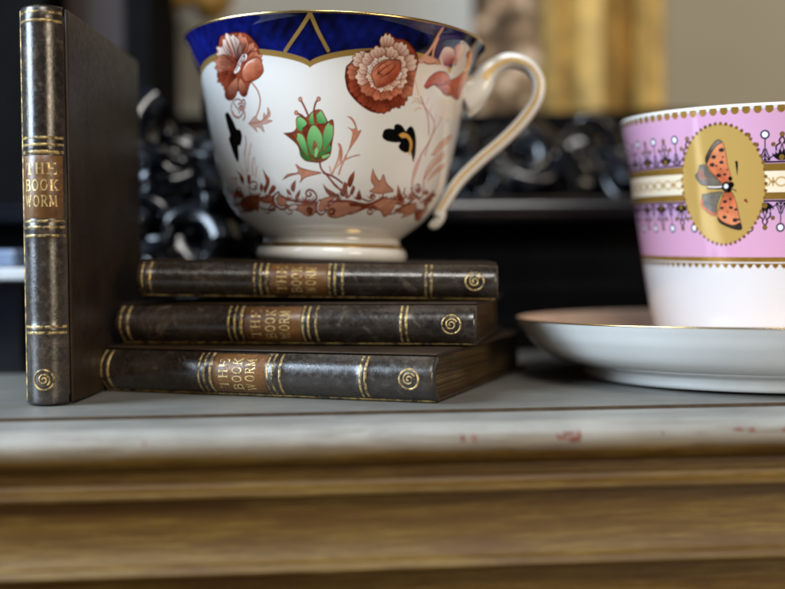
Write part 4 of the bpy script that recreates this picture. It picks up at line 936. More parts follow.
    cv.poly([(28.3,60.55),(28.16,59.55),(27.85,58.76),(27.28,58.35),(26.5,58.31),(26.05,57.52),(25.44,57.06),(24.6,57.08),(23.63,57.44),(23.03,57.07),(22.3,57.08),(21.44,57.51),(20.56,58.19),(21.36,61.48),(24.96,62.59)],BRK,BRN,0.25,shade=(0.42,-0.91,SAL))
    cv.stroke([(24.67,61.13),(26.74,59.17)],0.32,BRN,taper='both')
    cv.stroke([(23.69,60.83),(24.73,58.56)],0.32,BRN,taper='both')
    cv.stroke([(22.72,60.53),(22.76,57.96)],0.32,BRN,taper='both')
    cv.poly([(17.56,58.01),(16.42,57.81),(15.46,57.79),(14.86,58.09),(14.61,58.66),(13.63,58.74),(12.97,59.07),(12.76,59.7),(12.88,60.55),(12.31,60.88),(12.12,61.44),(12.34,62.24),(12.8,63.14),(16.57,63.59),(18.89,61.16)],BRK,BRN,0.25,shade=(-0.82,-0.57,SAL))
    cv.stroke([(17.18,60.91),(15.62,58.74)],0.32,BRN,taper='both')
    cv.stroke([(16.56,61.57),(14.4,60.05)],0.32,BRN,taper='both')
    cv.stroke([(15.95,62.22),(13.2,61.37)],0.32,BRN,taper='both')
    cv.poly([(30.14,63.66),(30.71,62.79),(31.01,62.02),(30.82,61.49),(30.19,61.18),(30.37,60.36),(30.17,59.76),(29.45,59.47),(28.38,59.42),(28.13,58.89),(27.51,58.63),(26.49,58.68),(25.29,58.91),(23.79,61.95),(26.04,64.19)],BRK,BRN,0.25,shade=(0.85,-0.53,SAL))
    cv.stroke([(26.76,62.87),(29.8,61.98)],0.32,BRN,taper='both')
    cv.stroke([(26.15,62.26),(28.54,60.75)],0.32,BRN,taper='both')
    cv.stroke([(25.54,61.66),(27.29,59.54)],0.32,BRN,taper='both')
    cv.poly([(29.47,67.3),(30.53,66.78),(31.29,66.24),(31.48,65.72),(31.15,65.22),(31.86,64.6),(32.09,64.01),(31.66,63.49),(30.75,63.02),(30.89,62.47),(30.52,61.99),(29.59,61.62),(28.37,61.33),(25.11,63.32),(25.66,66.15)],BRK,BRN,0.25,shade=(0.99,-0.11,WPK))
    cv.stroke([(27.11,65.31),(30.28,65.74)],0.32,BRN,taper='both')
    cv.stroke([(26.96,64.55),(30.01,64.21)],0.32,BRN,taper='both')
    cv.stroke([(26.82,63.79),(29.72,62.68)],0.32,BRN,taper='both')
    cv.poly([(13.51,61.1),(12.4,61.46),(11.57,61.9),(11.27,62.42),(11.43,63.01),(10.64,63.54),(10.29,64.12),(10.53,64.75),(11.19,65.4),(10.92,65.95),(11.12,66.51),(11.82,67.07),(12.8,67.6),(16.4,66.23),(16.79,63.13)],BRK,BRN,0.25,shade=(-1.00,-0.09,WPK))
    cv.stroke([(15.15,63.7),(12.34,62.61)],0.32,BRN,taper='both')
    cv.stroke([(15.05,64.54),(12.17,64.28)],0.32,BRN,taper='both')
    cv.stroke([(14.95,65.37),(12.0,65.94)],0.32,BRN,taper='both')
    cv.poly([(27.19,70.17),(28.46,70.15),(29.48,69.99),(30.01,69.63),(30.06,69.07),(31.11,68.83),(31.72,68.43),(31.7,67.82),(31.2,67.06),(31.71,66.66),(31.69,66.11),(31.09,65.41),(30.15,64.67),(25.82,64.98),(24.53,67.63)],BRK,BRN,0.25,shade=(0.95,0.31,WPK))
    cv.stroke([(26.38,67.52),(28.94,69.17)],0.32,BRN,taper='both')
    cv.stroke([(26.74,66.81),(29.72,67.78)],0.32,BRN,taper='both')
    cv.stroke([(27.09,66.1),(30.49,66.36)],0.32,BRN,taper='both')
    cv.poly([(12.83,64.9),(12.02,65.62),(11.51,66.29),(11.48,66.82),(11.89,67.24),(11.44,67.97),(11.39,68.56),(11.88,68.97),(12.76,69.23),(12.77,69.78),(13.19,70.15),(14.07,70.32),(15.19,70.38),(17.81,67.92),(16.68,65.27)],BRK,BRN,0.25,shade=(-0.95,0.32,WPK))
    cv.stroke([(15.5,66.36),(12.51,66.56)],0.32,BRN,taper='both')
    cv.stroke([(15.8,67.07),(13.13,67.96)],0.32,BRN,taper='both')
    cv.stroke([(16.1,67.77),(13.72,69.36)],0.32,BRN,taper='both')
    cv.poly([(24.06,72.48),(25.09,72.94),(25.99,73.18),(26.63,73.06),(27.03,72.61),(28.01,72.79),(28.76,72.67),(29.15,72.15),(29.26,71.33),(29.94,71.17),(30.3,70.71),(30.29,69.9),(30.02,68.92),(26.16,67.49),(23.43,69.24)],BRK,BRN,0.25,shade=(0.68,0.73,WPK))
    cv.stroke([(25.04,69.88),(26.08,72.28)],0.32,BRN,taper='both')
    cv.stroke([(25.78,69.42),(27.6,71.38)],0.32,BRN,taper='both')
    cv.stroke([(26.53,68.95),(29.16,70.48)],0.32,BRN,taper='both')
    cv.poly([(13.01,68.61),(12.62,69.55),(12.45,70.33),(12.67,70.82),(13.22,71.04),(13.14,71.84),(13.35,72.39),(13.97,72.58),(14.89,72.5),(15.13,72.97),(15.68,73.15),(16.56,73.0),(17.63,72.65),(18.91,69.52),(16.64,67.55)],BRK,BRN,0.25,shade=(-0.75,0.66,WPK))
    cv.stroke([(16.08,68.95),(13.48,70.21)],0.32,BRN,taper='both')
    cv.stroke([(16.68,69.48),(14.66,71.24)],0.32,BRN,taper='both')
    cv.stroke([(17.28,70.0),(15.82,72.26)],0.32,BRN,taper='both')
    cv.poly([(19.61,73.37),(20.19,74.23),(20.78,74.84),(21.36,74.99),(21.92,74.72),(22.6,75.29),(23.25,75.47),(23.85,75.13),(24.41,74.42),(25.03,74.54),(25.59,74.25),(26.08,73.51),(26.48,72.52),(24.24,69.65),(20.92,70.08)],BRK,BRN,0.25,shade=(0.12,0.99,WPK))
    cv.stroke([(21.89,71.36),(21.35,74.02)],0.32,BRN,taper='both')
    cv.stroke([(22.77,71.24),(23.08,73.8)],0.32,BRN,taper='both')
    cv.stroke([(23.66,71.13),(24.84,73.59)],0.32,BRN,taper='both')
    cv.poly([(15.25,71.7),(15.3,72.67),(15.49,73.42),(15.89,73.78),(16.5,73.78),(16.78,74.52),(17.22,74.93),(17.88,74.88),(18.7,74.49),(19.15,74.83),(19.75,74.79),(20.52,74.35),(21.37,73.66),(21.11,70.42),(18.08,69.45)],BRK,BRN,0.25,shade=(-0.43,0.90,WPK))
    cv.stroke([(18.22,70.91),(16.38,72.95)],0.32,BRN,taper='both')
    cv.stroke([(19.02,71.16),(17.93,73.45)],0.32,BRN,taper='both')
    cv.stroke([(19.82,71.42),(19.48,73.95)],0.32,BRN,taper='both')
    cv.poly([(23.93,61.37),(23.47,60.57),(22.98,59.99),(22.51,59.82),(22.04,60.03),(21.49,59.49),(20.96,59.29),(20.48,59.56),(20.06,60.17),(19.57,60.03),(19.15,60.27),(18.81,60.9),(18.54,61.75),(20.21,64.29),(22.76,64.12)],BRK,BRN,0.25,shade=(-0.11,-0.99,WPK))
    cv.stroke([(22.05,62.97),(22.51,60.68)],0.32,BRN,taper='both')
    cv.stroke([(21.36,63.01),(21.12,60.77)],0.32,BRN,taper='both')
    cv.stroke([(20.68,63.06),(19.75,60.87)],0.32,BRN,taper='both')
    cv.poly([(26.74,63.31),(26.94,62.45),(26.95,61.75),(26.68,61.38),(26.14,61.32),(26.06,60.62),(25.76,60.2),(25.16,60.18),(24.35,60.46),(24.04,60.11),(23.51,60.09),(22.78,60.44),(21.95,60.99),(21.57,63.89),(23.79,64.98)],BRK,BRN,0.25,shade=(0.59,-0.81,WPK))
    cv.stroke([(24.01,63.7),(26.05,62.07)],0.32,BRN,taper='both')
    cv.stroke([(23.41,63.41),(24.81,61.48)],0.32,BRN,taper='both')
    cv.stroke([(22.81,63.11),(23.58,60.88)],0.32,BRN,taper='both')
    cv.poly([(20.36,61.1),(19.44,60.67),(18.67,60.44),(18.18,60.53),(17.96,60.92),(17.16,60.75),(16.62,60.84),(16.43,61.29),(16.51,61.99),(16.03,62.12),(15.86,62.51),(16.01,63.19),(16.36,64.01),(19.4,65.27),(21.33,63.9)],BRK,BRN,0.25,shade=(-0.71,-0.71,WPK))
    cv.stroke([(19.97,63.31),(18.77,61.22)],0.32,BRN,taper='both')
    cv.stroke([(19.46,63.68),(17.75,61.97)],0.32,BRN,taper='both')
    cv.stroke([(18.94,64.04),(16.74,62.71)],0.32,BRN,taper='both')
    cv.poly([(27.62,66.19),(28.42,65.59),(28.96,65.04),(29.0,64.61),(28.6,64.31),(29.07,63.71),(29.13,63.23),(28.64,62.94),(27.75,62.78),(27.75,62.35),(27.32,62.08),(26.45,62.01),(25.35,62.05),(22.97,64.22),(24.03,66.17)],BRK,BRN,0.25,shade=(0.94,-0.33,WPK))
    cv.stroke([(25.12,65.24),(27.97,64.88)],0.32,BRN,taper='both')
    cv.stroke([(24.83,64.71),(27.39,63.82)],0.32,BRN,taper='both')
    cv.stroke([(24.54,64.19),(26.8,62.75)],0.32,BRN,taper='both')
    cv.poly([(17.37,62.6),(16.36,62.7),(15.6,62.89),(15.27,63.2),(15.35,63.62),(14.61,63.88),(14.25,64.22),(14.39,64.68),(14.9,65.21),(14.61,65.55),(14.73,65.95),(15.29,66.43),(16.1,66.92),(19.39,66.47),(20.04,64.41)],BRK,BRN,0.25,shade=(-0.98,-0.22,WPK))
    cv.stroke([(18.54,64.59),(16.2,63.47)],0.32,BRN,taper='both')
    cv.stroke([(18.37,65.14),(15.88,64.58)],0.32,BRN,taper='both')
    cv.stroke([(18.2,65.69),(15.56,65.68)],0.32,BRN,taper='both')
    cv.poly([(26.56,68.57),(27.61,68.37),(28.42,68.11),(28.73,67.77),(28.59,67.36),(29.38,67.02),(29.74,66.64),(29.52,66.2),(28.86,65.72),(29.14,65.35),(28.94,64.95),(28.23,64.53),(27.24,64.13),(23.81,65.0),(23.53,67.12)],BRK,BRN,0.25,shade=(1.00,0.09,CRM))
    cv.stroke([(25.03,66.76),(27.69,67.59)],0.32,BRN,taper='both')
    cv.stroke([(25.11,66.19),(27.87,66.45)],0.32,BRN,taper='both')
    cv.stroke([(25.19,65.62),(28.05,65.31)],0.32,BRN,taper='both')
    cv.poly([(15.99,65.28),(15.25,65.86),(14.76,66.39),(14.7,66.8),(15.03,67.1),(14.6,67.68),(14.52,68.14),(14.92,68.44),(15.68,68.62),(15.65,69.03),(16.0,69.31),(16.76,69.42),(17.74,69.42),(20.18,67.46),(19.34,65.46)],BRK,BRN,0.25,shade=(-0.95,0.30,CRM))
    cv.stroke([(18.24,66.33),(15.62,66.57)],0.32,BRN,taper='both')
    cv.stroke([(18.47,66.86),(16.07,67.63)],0.32,BRN,taper='both')
    cv.stroke([(18.69,67.39),(16.51,68.68)],0.32,BRN,taper='both')
    cv.poly([(24.19,70.21),(25.19,70.44),(26.01,70.52),(26.48,70.35),(26.62,69.94),(27.48,69.96),(28.03,69.77),(28.13,69.31),(27.89,68.65),(28.37,68.44),(28.46,68.03),(28.13,67.4),(27.55,66.66),(24.05,66.02),(22.53,67.74)],BRK,BRN,0.25,shade=(0.85,0.52,CRM))
    cv.stroke([(24.02,68.04),(25.73,69.8)],0.32,BRN,taper='both')
    cv.stroke([(24.44,67.58),(26.6,68.9)],0.32,BRN,taper='both')
    cv.stroke([(24.86,67.12),(27.48,67.99)],0.32,BRN,taper='both')
    cv.poly([(21.27,70.7),(21.95,71.3),(22.58,71.69),(23.06,71.72),(23.42,71.42),(24.1,71.77),(24.66,71.81),(25.02,71.45),(25.24,70.79),(25.75,70.79),(26.09,70.47),(26.22,69.8),(26.2,68.94),(23.64,67.0),(21.31,67.87)],BRK,BRN,0.25,shade=(0.45,0.89,CRM))
    cv.stroke([(22.41,68.73),(22.78,70.95)],0.32,BRN,taper='both')
    cv.stroke([(23.03,68.5),(24.03,70.5)],0.32,BRN,taper='both')
    cv.stroke([(23.66,68.28),(25.31,70.06)],0.32,BRN,taper='both')
    cv.poly([(16.62,68.14),(16.37,68.97),(16.29,69.64),(16.5,70.01),(16.97,70.09),(16.97,70.76),(17.19,71.17),(17.71,71.22),(18.46,71.0),(18.7,71.35),(19.16,71.4),(19.89,71.13),(20.73,70.66),(21.49,67.88),(19.46,66.65)],BRK,BRN,0.25,shade=(-0.65,0.76,CRM))
    cv.stroke([(19.13,67.9),(17.12,69.37)],0.32,BRN,taper='both')
    cv.stroke([(19.67,68.22),(18.17,70.01)],0.32,BRN,taper='both')
    cv.stroke([(20.21,68.55),(19.21,70.65)],0.32,BRN,taper='both')
    cv.poly([(18.54,69.95),(18.78,70.77),(19.08,71.37),(19.46,71.6),(19.93,71.47),(20.3,72.05),(20.73,72.31),(21.23,72.13),(21.79,71.63),(22.21,71.83),(22.67,71.68),(23.17,71.14),(23.67,70.39),(22.7,67.68),(20.2,67.47)],BRK,BRN,0.25,shade=(-0.15,0.99,CRM))
    cv.stroke([(20.62,68.68),(19.67,70.79)],0.32,BRN,taper='both')
    cv.stroke([(21.29,68.74),(20.96,70.9)],0.32,BRN,taper='both')
    cv.stroke([(21.95,68.79),(22.28,71.02)],0.32,BRN,taper='both')
    cv.poly([(17.54,62.86),(16.52,65.51),(17.81,68.3),(21.02,70.55),(24.89,71.23),(27.87,70.86),(28.41,68.22),(27.14,65.36),(24.09,62.68),(20.53,61.02),(18.48,61.22)],SAL,DBR,0.35,shade=(1,-.7,BRK))
    cv.stroke([(17.62,66.26),(19.7,68.78),(22.64,70.36)],0.5,DBR,taper='both')
    cv.stroke([(18.54,64.97),(21.05,67.54),(23.99,69.48)],0.5,DBR,taper='both')
    cv.stroke([(19.78,68.11),(19.22,66.04),(21.28,65.52)],0.5,DBR,taper='both')
    cv.stroke([(21.56,69.6),(22.99,68.04)],0.5,DBR,taper='both')
    cv.stroke([(20.19,64.42),(23.99,66.77),(26.43,69.71)],0.5,DBR,taper='both')
    cv.stroke([(19.25,61.61),(24.42,63.39),(27.41,66.41),(28.15,69.55)],1.2,BRK,taper='both')
    cv.stroke([(41.91,83.41),(40.55,78.53),(39.0,75.28),(36.79,72.32)],1.15,SPK)
    cv.stroke([(41.64,80.21),(41.05,76.44),(41.57,73.83)],0.9,SPK)
    cv.poly([(35.61,70.74),(36.11,72.53),(38.63,73.94),(42.76,73.74),(44.81,72.42),(43.33,71.46),(39.61,71.47)],SPK,TAN,0.3)
    cv.poly([(35.61,70.74),(39.69,71.27),(43.94,71.19),(47.07,72.08),(50.26,72.12),(54.7,69.17),(54.57,70.99),(53.81,80.56),(56.71,81.56),(66.4,79.46),(68.94,76.02),(72.72,70.22),(70.78,64.09),(83.37,58.01),(53.77,54.19),(49.05,62.85),(42.68,63.4),(39.29,59.85),(35.44,59.43),(35.44,67.44)],CRM,None,0.35)
    cv.poly([(44.53,73.82),(45.58,77.67),(48.93,78.67),(52.34,77.83),(54.43,75.4),(53.39,72.98),(50.31,72.04),(46.97,71.98)],BR3,DBR,0.3,shade=(-.7,1,WPK))
    cv.stroke([(45.96,74.13),(47.79,72.19),(50.46,71.03)],0.8,WPK)
    cv.poly([(51.5,78.8),(53.99,80.69),(56.64,81.32),(58.39,80.07),(59.15,76.78),(57.35,73.95),(55.16,72.9),(54.54,75.51)],WPK,DBR,0.25,shade=(-1,-.3,SA3))
    cv.poly([(62.91,74.92),(61.4,78.49),(63.59,80.17),(66.4,79.46),(68.76,76.13),(67.64,73.18)],BR3,DBR,0.3,shade=(1,0,SA3))
    cv.poly([(55.11,70.15),(58.53,76.21),(62.25,77.35),(65.21,73.69),(62.17,69.89),(58.36,68.35)],CRM,None,0.35)
    cv.poly([(40.15,63.46),(42.42,67.06),(46.67,69.66),(52.6,69.86),(56.03,67.44),(52.78,65.43),(46.08,64.65),(42.12,62.75)],BR3,DBR,0.35,shade=(0,1,SA3))
    cv.poly([(52.26,66.66),(53.93,64.36),(57.93,62.74),(63.44,61.85),(68.11,62.72),(71.57,67.04),(71.14,71.14),(69.0,73.77),(64.47,72.24),(60.48,69.74),(55.5,67.87)],BR3,DBR,0.35,shade=(.3,1,SA3))
    cv.poly([(44.47,64.88),(49.36,65.17),(54.67,66.29),(58.81,64.7),(58.09,62.39),(53.27,62.09),(49.93,63.45)],BR3,DBR,0.35,shade=(0,1,SA3))
    cv.stroke([(37.94,71.69),(39.69,71.27),(42.22,71.61),(44.01,72.3)],0.4,BRN)
    cv.stroke([(35.69,64.81),(38.22,60.18)],0.4,PKT)

def paint_B(cv):
    A, Z = cv.A, cv.Z
    cv.c[:] = S(216,214,214)
    PINK, VIO, CREAM, INK, OLD = S(214,162,192), S(190,160,214), S(240,224,196), S(24,18,22), S(186,142,62)
    def band(z0, z1, col, gold=0.0, aa=.2):
        al = np.clip(.5+(Z-z0)/aa, 0, 1)*np.clip(.5+(z1-Z)/aa, 0, 1)
        cv.put((slice(None), slice(None)), al, col, gold)
    zt = float(Z.max())
    band(41.08, zt-1.0, PINK)
    band(59.42-4.2, 74.56+5.2, S(202,160,196), aa=2.4)
    band(39.4, 41.08, OLD, .55)
    band(38.46-.0, 38.46+.35, OLD, .55)
    band(74.56-.3, 74.56+.3, INK)
    band(71.45, 74.04, OLD, .55)
    band(63.97, 71.45, CREAM)
    band(61.52, 63.97, OLD, .55)
    band(61.0-.3, 61.0+.3, INK)
    full = 2*math.pi*58
    n = 96
    for k in range(n):                                  # gilt half-moons under the lip
        x = -full/2+full*(k+.5)/n
        cv.dot(x, zt-1.0, 1.35, OLD, gold=.5, ry=1.55)
    n = 110
    for k in range(n):                                  # gilt saw-teeth
        x = -full/2+full*(k+.5)/n
        cv.poly([(x-1.15, 38.46+.2), (x+1.15, 38.46+.2), (x+.95, 38.46-.7), (x, 37.03), (x-.95, 38.46-.7)], OLD, gold=.8, smooth=False)
    n = 32; per = full/n
    for k in range(-16, 16):
        x = -22.31+per*k
        for sgn, zp, zl, off in ((1, 84.01, 74.56, 0.0), (-1, 51.64, 61.0, per/2)):
            px = x+off; q = px+per/2; h = (zp-zl)*sgn
            f = lambda dz: zl+sgn*dz
            # palmette between the pearls
            for s in (-1, 1):
                cv.poly([(q, f(.5)), (q+s*1.2, f(.6)), (q+s*2.6, f(1.6)), (q+s*3.3, f(3.0)), (q+s*2.3, f(2.6)), (q+s*2.2, f(3.6)), (q+s*1.3, f(2.9)), (q+s*.9, f(4.4)), (q, f(3.3))], INK)
                cv.stroke([(q+s*2.9, f(2.2)), (q+s*3.9, f(1.5)), (q+s*4.7, f(2.6)), (px+(per if s > 0 else 0)-s*.4, f(4.4))], .42, INK)
                cv.stroke([(q, f(h-.6)), (q+s*.9, f(h-2.0)), (q+s*.8, f(h-3.0)), (q+s*1.9, f(h-4.0)), (q+s*1.9, f(4.0))], .55, INK)
                cv.stroke([(q+s*.9, f(h-2.2)), (q+s*.2, f(h-3.6)), (q+s*.5, f(4.2))], .4, INK)
                cv.dot(q+s*2.9, f(h-3.4), .72, OLD, S(120,84,40), .2, gold=.6)
                cv.dot(q+s*4.4, f(.95), .5, INK)
            cv.dot(q, f(h), .85, OLD, S(120,84,40), .2, gold=.6)
            cv.dot(q, f(1.6), .85, OLD, gold=.6)
            # pearl on its stalk
            cv.stroke([(px, f(h-1)), (px, f(1.0))], .42, INK)
            cv.stroke([(px-1.6, f(1.0)), (px-.5, f(1.9)), (px, f(3.0)), (px+.5, f(1.9)), (px+1.6, f(1.0))], .4, INK)
            cv.dot(px, f(h), 1.62, S(240,244,250), S(46,42,60), .62)
            cv.dot(px-.2, f(h)+.2, .75, S(252,254,255))
            cv.poly([(px-.9, f(.35)), (px+.9, f(.35)), (px, f(1.5))], INK, smooth=False)
    zc = (71.45+63.97)/2
    for k in range(-40, 40):                            # gilt chain on the cream band
        x = -22.31+per/2+k*per/2
        cv.stroke([(x+1.9*math.cos(t), zc+1.5*math.sin(t)) for t in np.linspace(0, 6.3, 14)], .6, S(196,160,104))
        cv.dot(x+per/4, zc, .75, S(176,136,74)); cv.dot(x+per/4, zc+1.2, .4, S(196,160,104)); cv.dot(x+per/4, zc-1.2, .4, S(196,160,104))
    # three gold medallions, the one in view with a butterfly
    GD = S(204,166,92)
    for k in range(3):
        mx = -38.39+full*k/3
        mx = (mx+full/2) % full-full/2
        t = np.linspace(0, 2*math.pi, 60, endpoint=False)
        cv.poly(np.stack([mx+16.27*np.cos(t), 67.1+21.35*np.sin(t)], -1), GD, gold=.2, smooth=False)
        for a in np.linspace(0, 2*math.pi, 54, endpoint=False):
            cv.dot(mx+(16.27+.15)*math.cos(a), 67.1+(21.35+.15)*math.sin(a), .62, S(126,88,44))
    cv.poly([(-46.6,74.39),(-43.98,74.58),(-42.52,72.16),(-39.22,68.86),(-37.35,66.89),(-43.5,66.86),(-46.48,67.46),(-48.67,70.58),(-47.46,71.91)],GRY,DGR,0.25,hatch=(.3,1,.8,DGR))
    cv.stroke([(-46.2,72.77),(-46.66,70.5),(-45.19,68.84)],0.7,ORG,taper='both')
    cv.stroke([(-45.24,72.96),(-45.4,70.91),(-44.11,69.26)],0.7,ORG,taper='both')
    cv.poly([(-38.3,83.07),(-36.86,82.01),(-35.88,78.17),(-35.35,74.12),(-34.36,69.6),(-35.4,67.29),(-37.44,67.12),(-39.88,69.33),(-42.22,72.14),(-43.8,74.94),(-43.63,77.2),(-41.68,80.26),(-39.61,82.48)],ORG,DGR,0.22,shade=(0,1,ORG2))
    cv.poly([(-38.39,83.21),(-37.17,82.34),(-37.57,81.74),(-39.13,80.93),(-41.09,78.79),(-42.44,76.23),(-43.62,74.57),(-44.02,76.77),(-41.92,80.27),(-39.84,82.62)],DGR,BLK,0.2,shade=(1,.5,GRY))
    cv.poly([(-46.39,63.91),(-38.05,64.73),(-39.19,62.03),(-40.26,59.31),(-40.8,56.48),(-42.68,56.04),(-45.23,57.93),(-47.13,59.68),(-46.42,62.2)],GRY,DGR,0.25,hatch=(1,-.3,.8,DGR))
    cv.stroke([(-46.46,61.74),(-46.47,59.66),(-44.67,58.24),(-42.36,56.68),(-41.29,56.94)],0.9,ORG)
    cv.poly([(-37.32,64.48),(-34.54,64.63),(-32.76,60.98),(-31.92,56.89),(-30.88,51.34),(-33.2,51.13),(-36.76,52.39),(-39.74,54.26),(-40.67,56.11),(-39.29,60.2)],ORG,DGR,0.22,shade=(0,-1,ORG2))
    cv.poly([(-40.47,55.88),(-37.61,53.64),(-34.13,52.69),(-31.54,53.48),(-30.88,51.11),(-33.7,50.99),(-37.68,52.4),(-40.03,53.8)],DGR,BLK,0.2)
    cv.dot(-37.55,79.37,1.0089171974522293,DGR,None,0.3,ry=0.73)
    cv.dot(-40.56,77.05,0.9171974522292995,DGR,None,0.3,ry=0.66)
    cv.dot(-37.77,75.03,0.8254777070063694,DGR,None,0.3,ry=0.60)
    cv.dot(-41.37,74.28,1.0089171974522293,DGR,None,0.3,ry=0.73)
    cv.dot(-39.08,70.44,1.0089171974522293,DGR,None,0.3,ry=0.73)
    cv.dot(-36.69,70.71,0.6420382165605095,DGR,None,0.3,ry=0.46)
    cv.dot(-39.77,73.85,0.45859872611464975,DGR,None,0.3,ry=0.33)
    cv.dot(-37.2,76.89,0.3668789808917197,DGR,None,0.3,ry=0.26)
    cv.dot(-35.76,72.34,0.3668789808917197,DGR,None,0.3,ry=0.26)
    cv.dot(-38.13,72.66,0.3668789808917197,DGR,None,0.3,ry=0.26)
    cv.dot(-34.87,58.89,0.8254777070063694,DGR,None,0.3,ry=0.60)
    cv.dot(-33.04,58.18,0.6420382165605095,DGR,None,0.3,ry=0.46)
    cv.dot(-38.45,58.82,0.7337579617834394,DGR,None,0.3,ry=0.53)
    cv.dot(-37.51,55.51,0.9171974522292995,DGR,None,0.3,ry=0.66)
    cv.dot(-33.47,54.41,1.0089171974522293,DGR,None,0.3,ry=0.73)
    cv.dot(-37.09,61.07,0.8254777070063694,DGR,None,0.3,ry=0.60)
    cv.dot(-34.99,61.93,0.5503184713375796,DGR,None,0.3,ry=0.40)
    cv.dot(-36.17,57.41,0.3668789808917197,DGR,None,0.3,ry=0.26)
    cv.dot(-37.64,62.9,0.3668789808917197,DGR,None,0.3,ry=0.26)
    cv.dot(-32.09,54.62,0.5503184713375796,DGR,None,0.3,ry=0.40)
    cv.stroke([(-43.55,66.18),(-39.48,65.92),(-36.91,65.98)],0.9,DGR)
    cv.stroke([(-43.43,66.45),(-39.46,66.32),(-37.22,66.53)],0.45,WHT)
    cv.dot(-36.12,66.22,2.0,DGR,None,0.3)
    cv.dot(-36.4,66.5,0.8,WHT,None,0.3)
    cv.dot(-34.45,66.99,1.1,BLK,None,0.3)
    cv.dot(-35.34,65.12,0.9,BLK,None,0.3)
    cv.dot(-34.7,69.16,0.8,BLK,None,0.3)
    cv.stroke([(-34.61,65.55),(-33.19,65.06),(-32.73,64.6)],0.4,DGR)
    cv.poly([(-32.76,75.27),(-31.94,75.24),(-31.75,73.98),(-32.09,70.2),(-32.48,72.67)],BLK,None,0.35)
    cv.dot(-29.29,61.36,0.6,BRN,None,0.3)
    cv.dot(-28.83,60.81,0.4,BRN,None,0.3)


# ---------------------------------------------------------------- blue, white and red cup
CUP_A = [(0.0268, 0.0088), (0.0272, 0.00947), (0.0362, 0.01664), (0.0420, 0.02476), (0.0455, 0.0348), (0.0488, 0.05038), (0.0521, 0.06777), (0.0553, 0.07666), (0.0572, 0.0815), (0.0592, 0.0845)]
CUP_A_M = Matrix.Translation((-.0241, .437, .0456)) @ Matrix.Rotation(R(1.7), 4, 'Y') @ Matrix.Rotation(R(-.8), 4, 'X')
cupA = tag(empty('teacup'), 'white teacup with cobalt blue rim, red flowers and scroll handle, standing on the book stack', 'teacup')
cupA.matrix_world = CUP_A_M
wallA = painted_cup('bowl', CUP_A, .055, paint_A, .21, cupA)
V, Q = revolve([(.0592, .0845), (.0593, .0849), (.0590, .0852), (.0582, .0851), (.0576, .0845)], 200)
link('gilt_rim', np_mesh('gilt_rim', V, Q), M['gold'], cupA)
V, Q = revolve([(.0576, .0845), (.0540, .0765), (.0506, .0680), (.0470, .0523), (.0425, .0360), (.0385, .0260), (.0320, .0180), (.0200, .0125), (.0005, .0115)], 160)
link('inside_glaze', np_mesh('inside_glaze', V, Q), M['white_glaze'], cupA)
ft = spline([(.0268, .0088), (.0269, .0080), (.0272, .0070), (.0280, .0060), (.0289, .0050), (.0296, .0036), (.0297, .0022), (.0292, .0009), (.0283, .0001), (.0268, 0.0), (.0255, .0008), (.0250, .003)], 40)
V, Q = revolve(ft, 160)
foot = link('foot', np_mesh('foot', V, Q), M['white_glaze'], cupA)
V, Q = revolve([(.02755, .0067), (.02815, .00605), (.0287, .0054), (.0289, .0051)], 160)
V[:, :2] *= 1.003
link('gilt_line', np_mesh('gilt_line', V, Q), M['gold'], foot)

def strap(path, widths, thick, name, mt, parent, sec=20, mm=None):
    """sweep an oval section along a path lying in the local xz plane"""
    P = spline(path, 90); n = len(P)
    T = np.gradient(P, axis=0); T /= np.linalg.norm(T, axis=1)[:, None]
    Nn = np.stack([T[:, 1], -T[:, 0]], -1)      # in-plane normal
    w = np.interp(np.linspace(0, 1, n), np.linspace(0, 1, len(widths)), widths)
    t = np.interp(np.linspace(0, 1, n), np.linspace(0, 1, len(thick)), thick)
    V = []
    for i in range(n):
        for k in range(sec):
            a = 2*math.pi*k/sec
            ca, sa = math.cos(a), math.sin(a)
            ca = math.copysign(abs(ca)**.7, ca); sa = math.copysign(abs(sa)**.8, sa)
            q = t[i]*ca
            V.append((P[i, 0]+Nn[i, 0]*q, w[i]*sa, P[i, 1]+Nn[i, 1]*q))
    Q = [(i*sec+k, i*sec+(k+1) % sec, (i+1)*sec+(k+1) % sec, (i+1)*sec+k) for i in range(n-1) for k in range(sec)]
    me = bpy.data.meshes.new(name); me.from_pydata(V, [], Q+[tuple(range(sec-1, -1, -1)), tuple((n-1)*sec+k for k in range(sec))])
    for p in me.polygons: p.use_smooth = True
    return link(name, me, mt, parent), P, Nn, w, t
HP = [(.0500, .0655), (.0558, .0690), (.0600, .0750), (.0675, .0800), (.0755, .0785), (.0800, .0725), (.0795, .0650), (.0745, .0570), (.0670, .0490), (.0580, .0410), (.0502, .0330), (.0450, .0250), (.0415, .0185)]
HA = R(-3)
handle, P_, N_, w_, t_ = strap(HP, [.0070, .0050, .0044, .0042, .0040, .0038, .0040], [.0082, .0034, .0025, .0025, .0024, .0024, .0022], 'handle', M['white_glaze'], cupA)
handle.rotation_euler = (0, 0, HA)
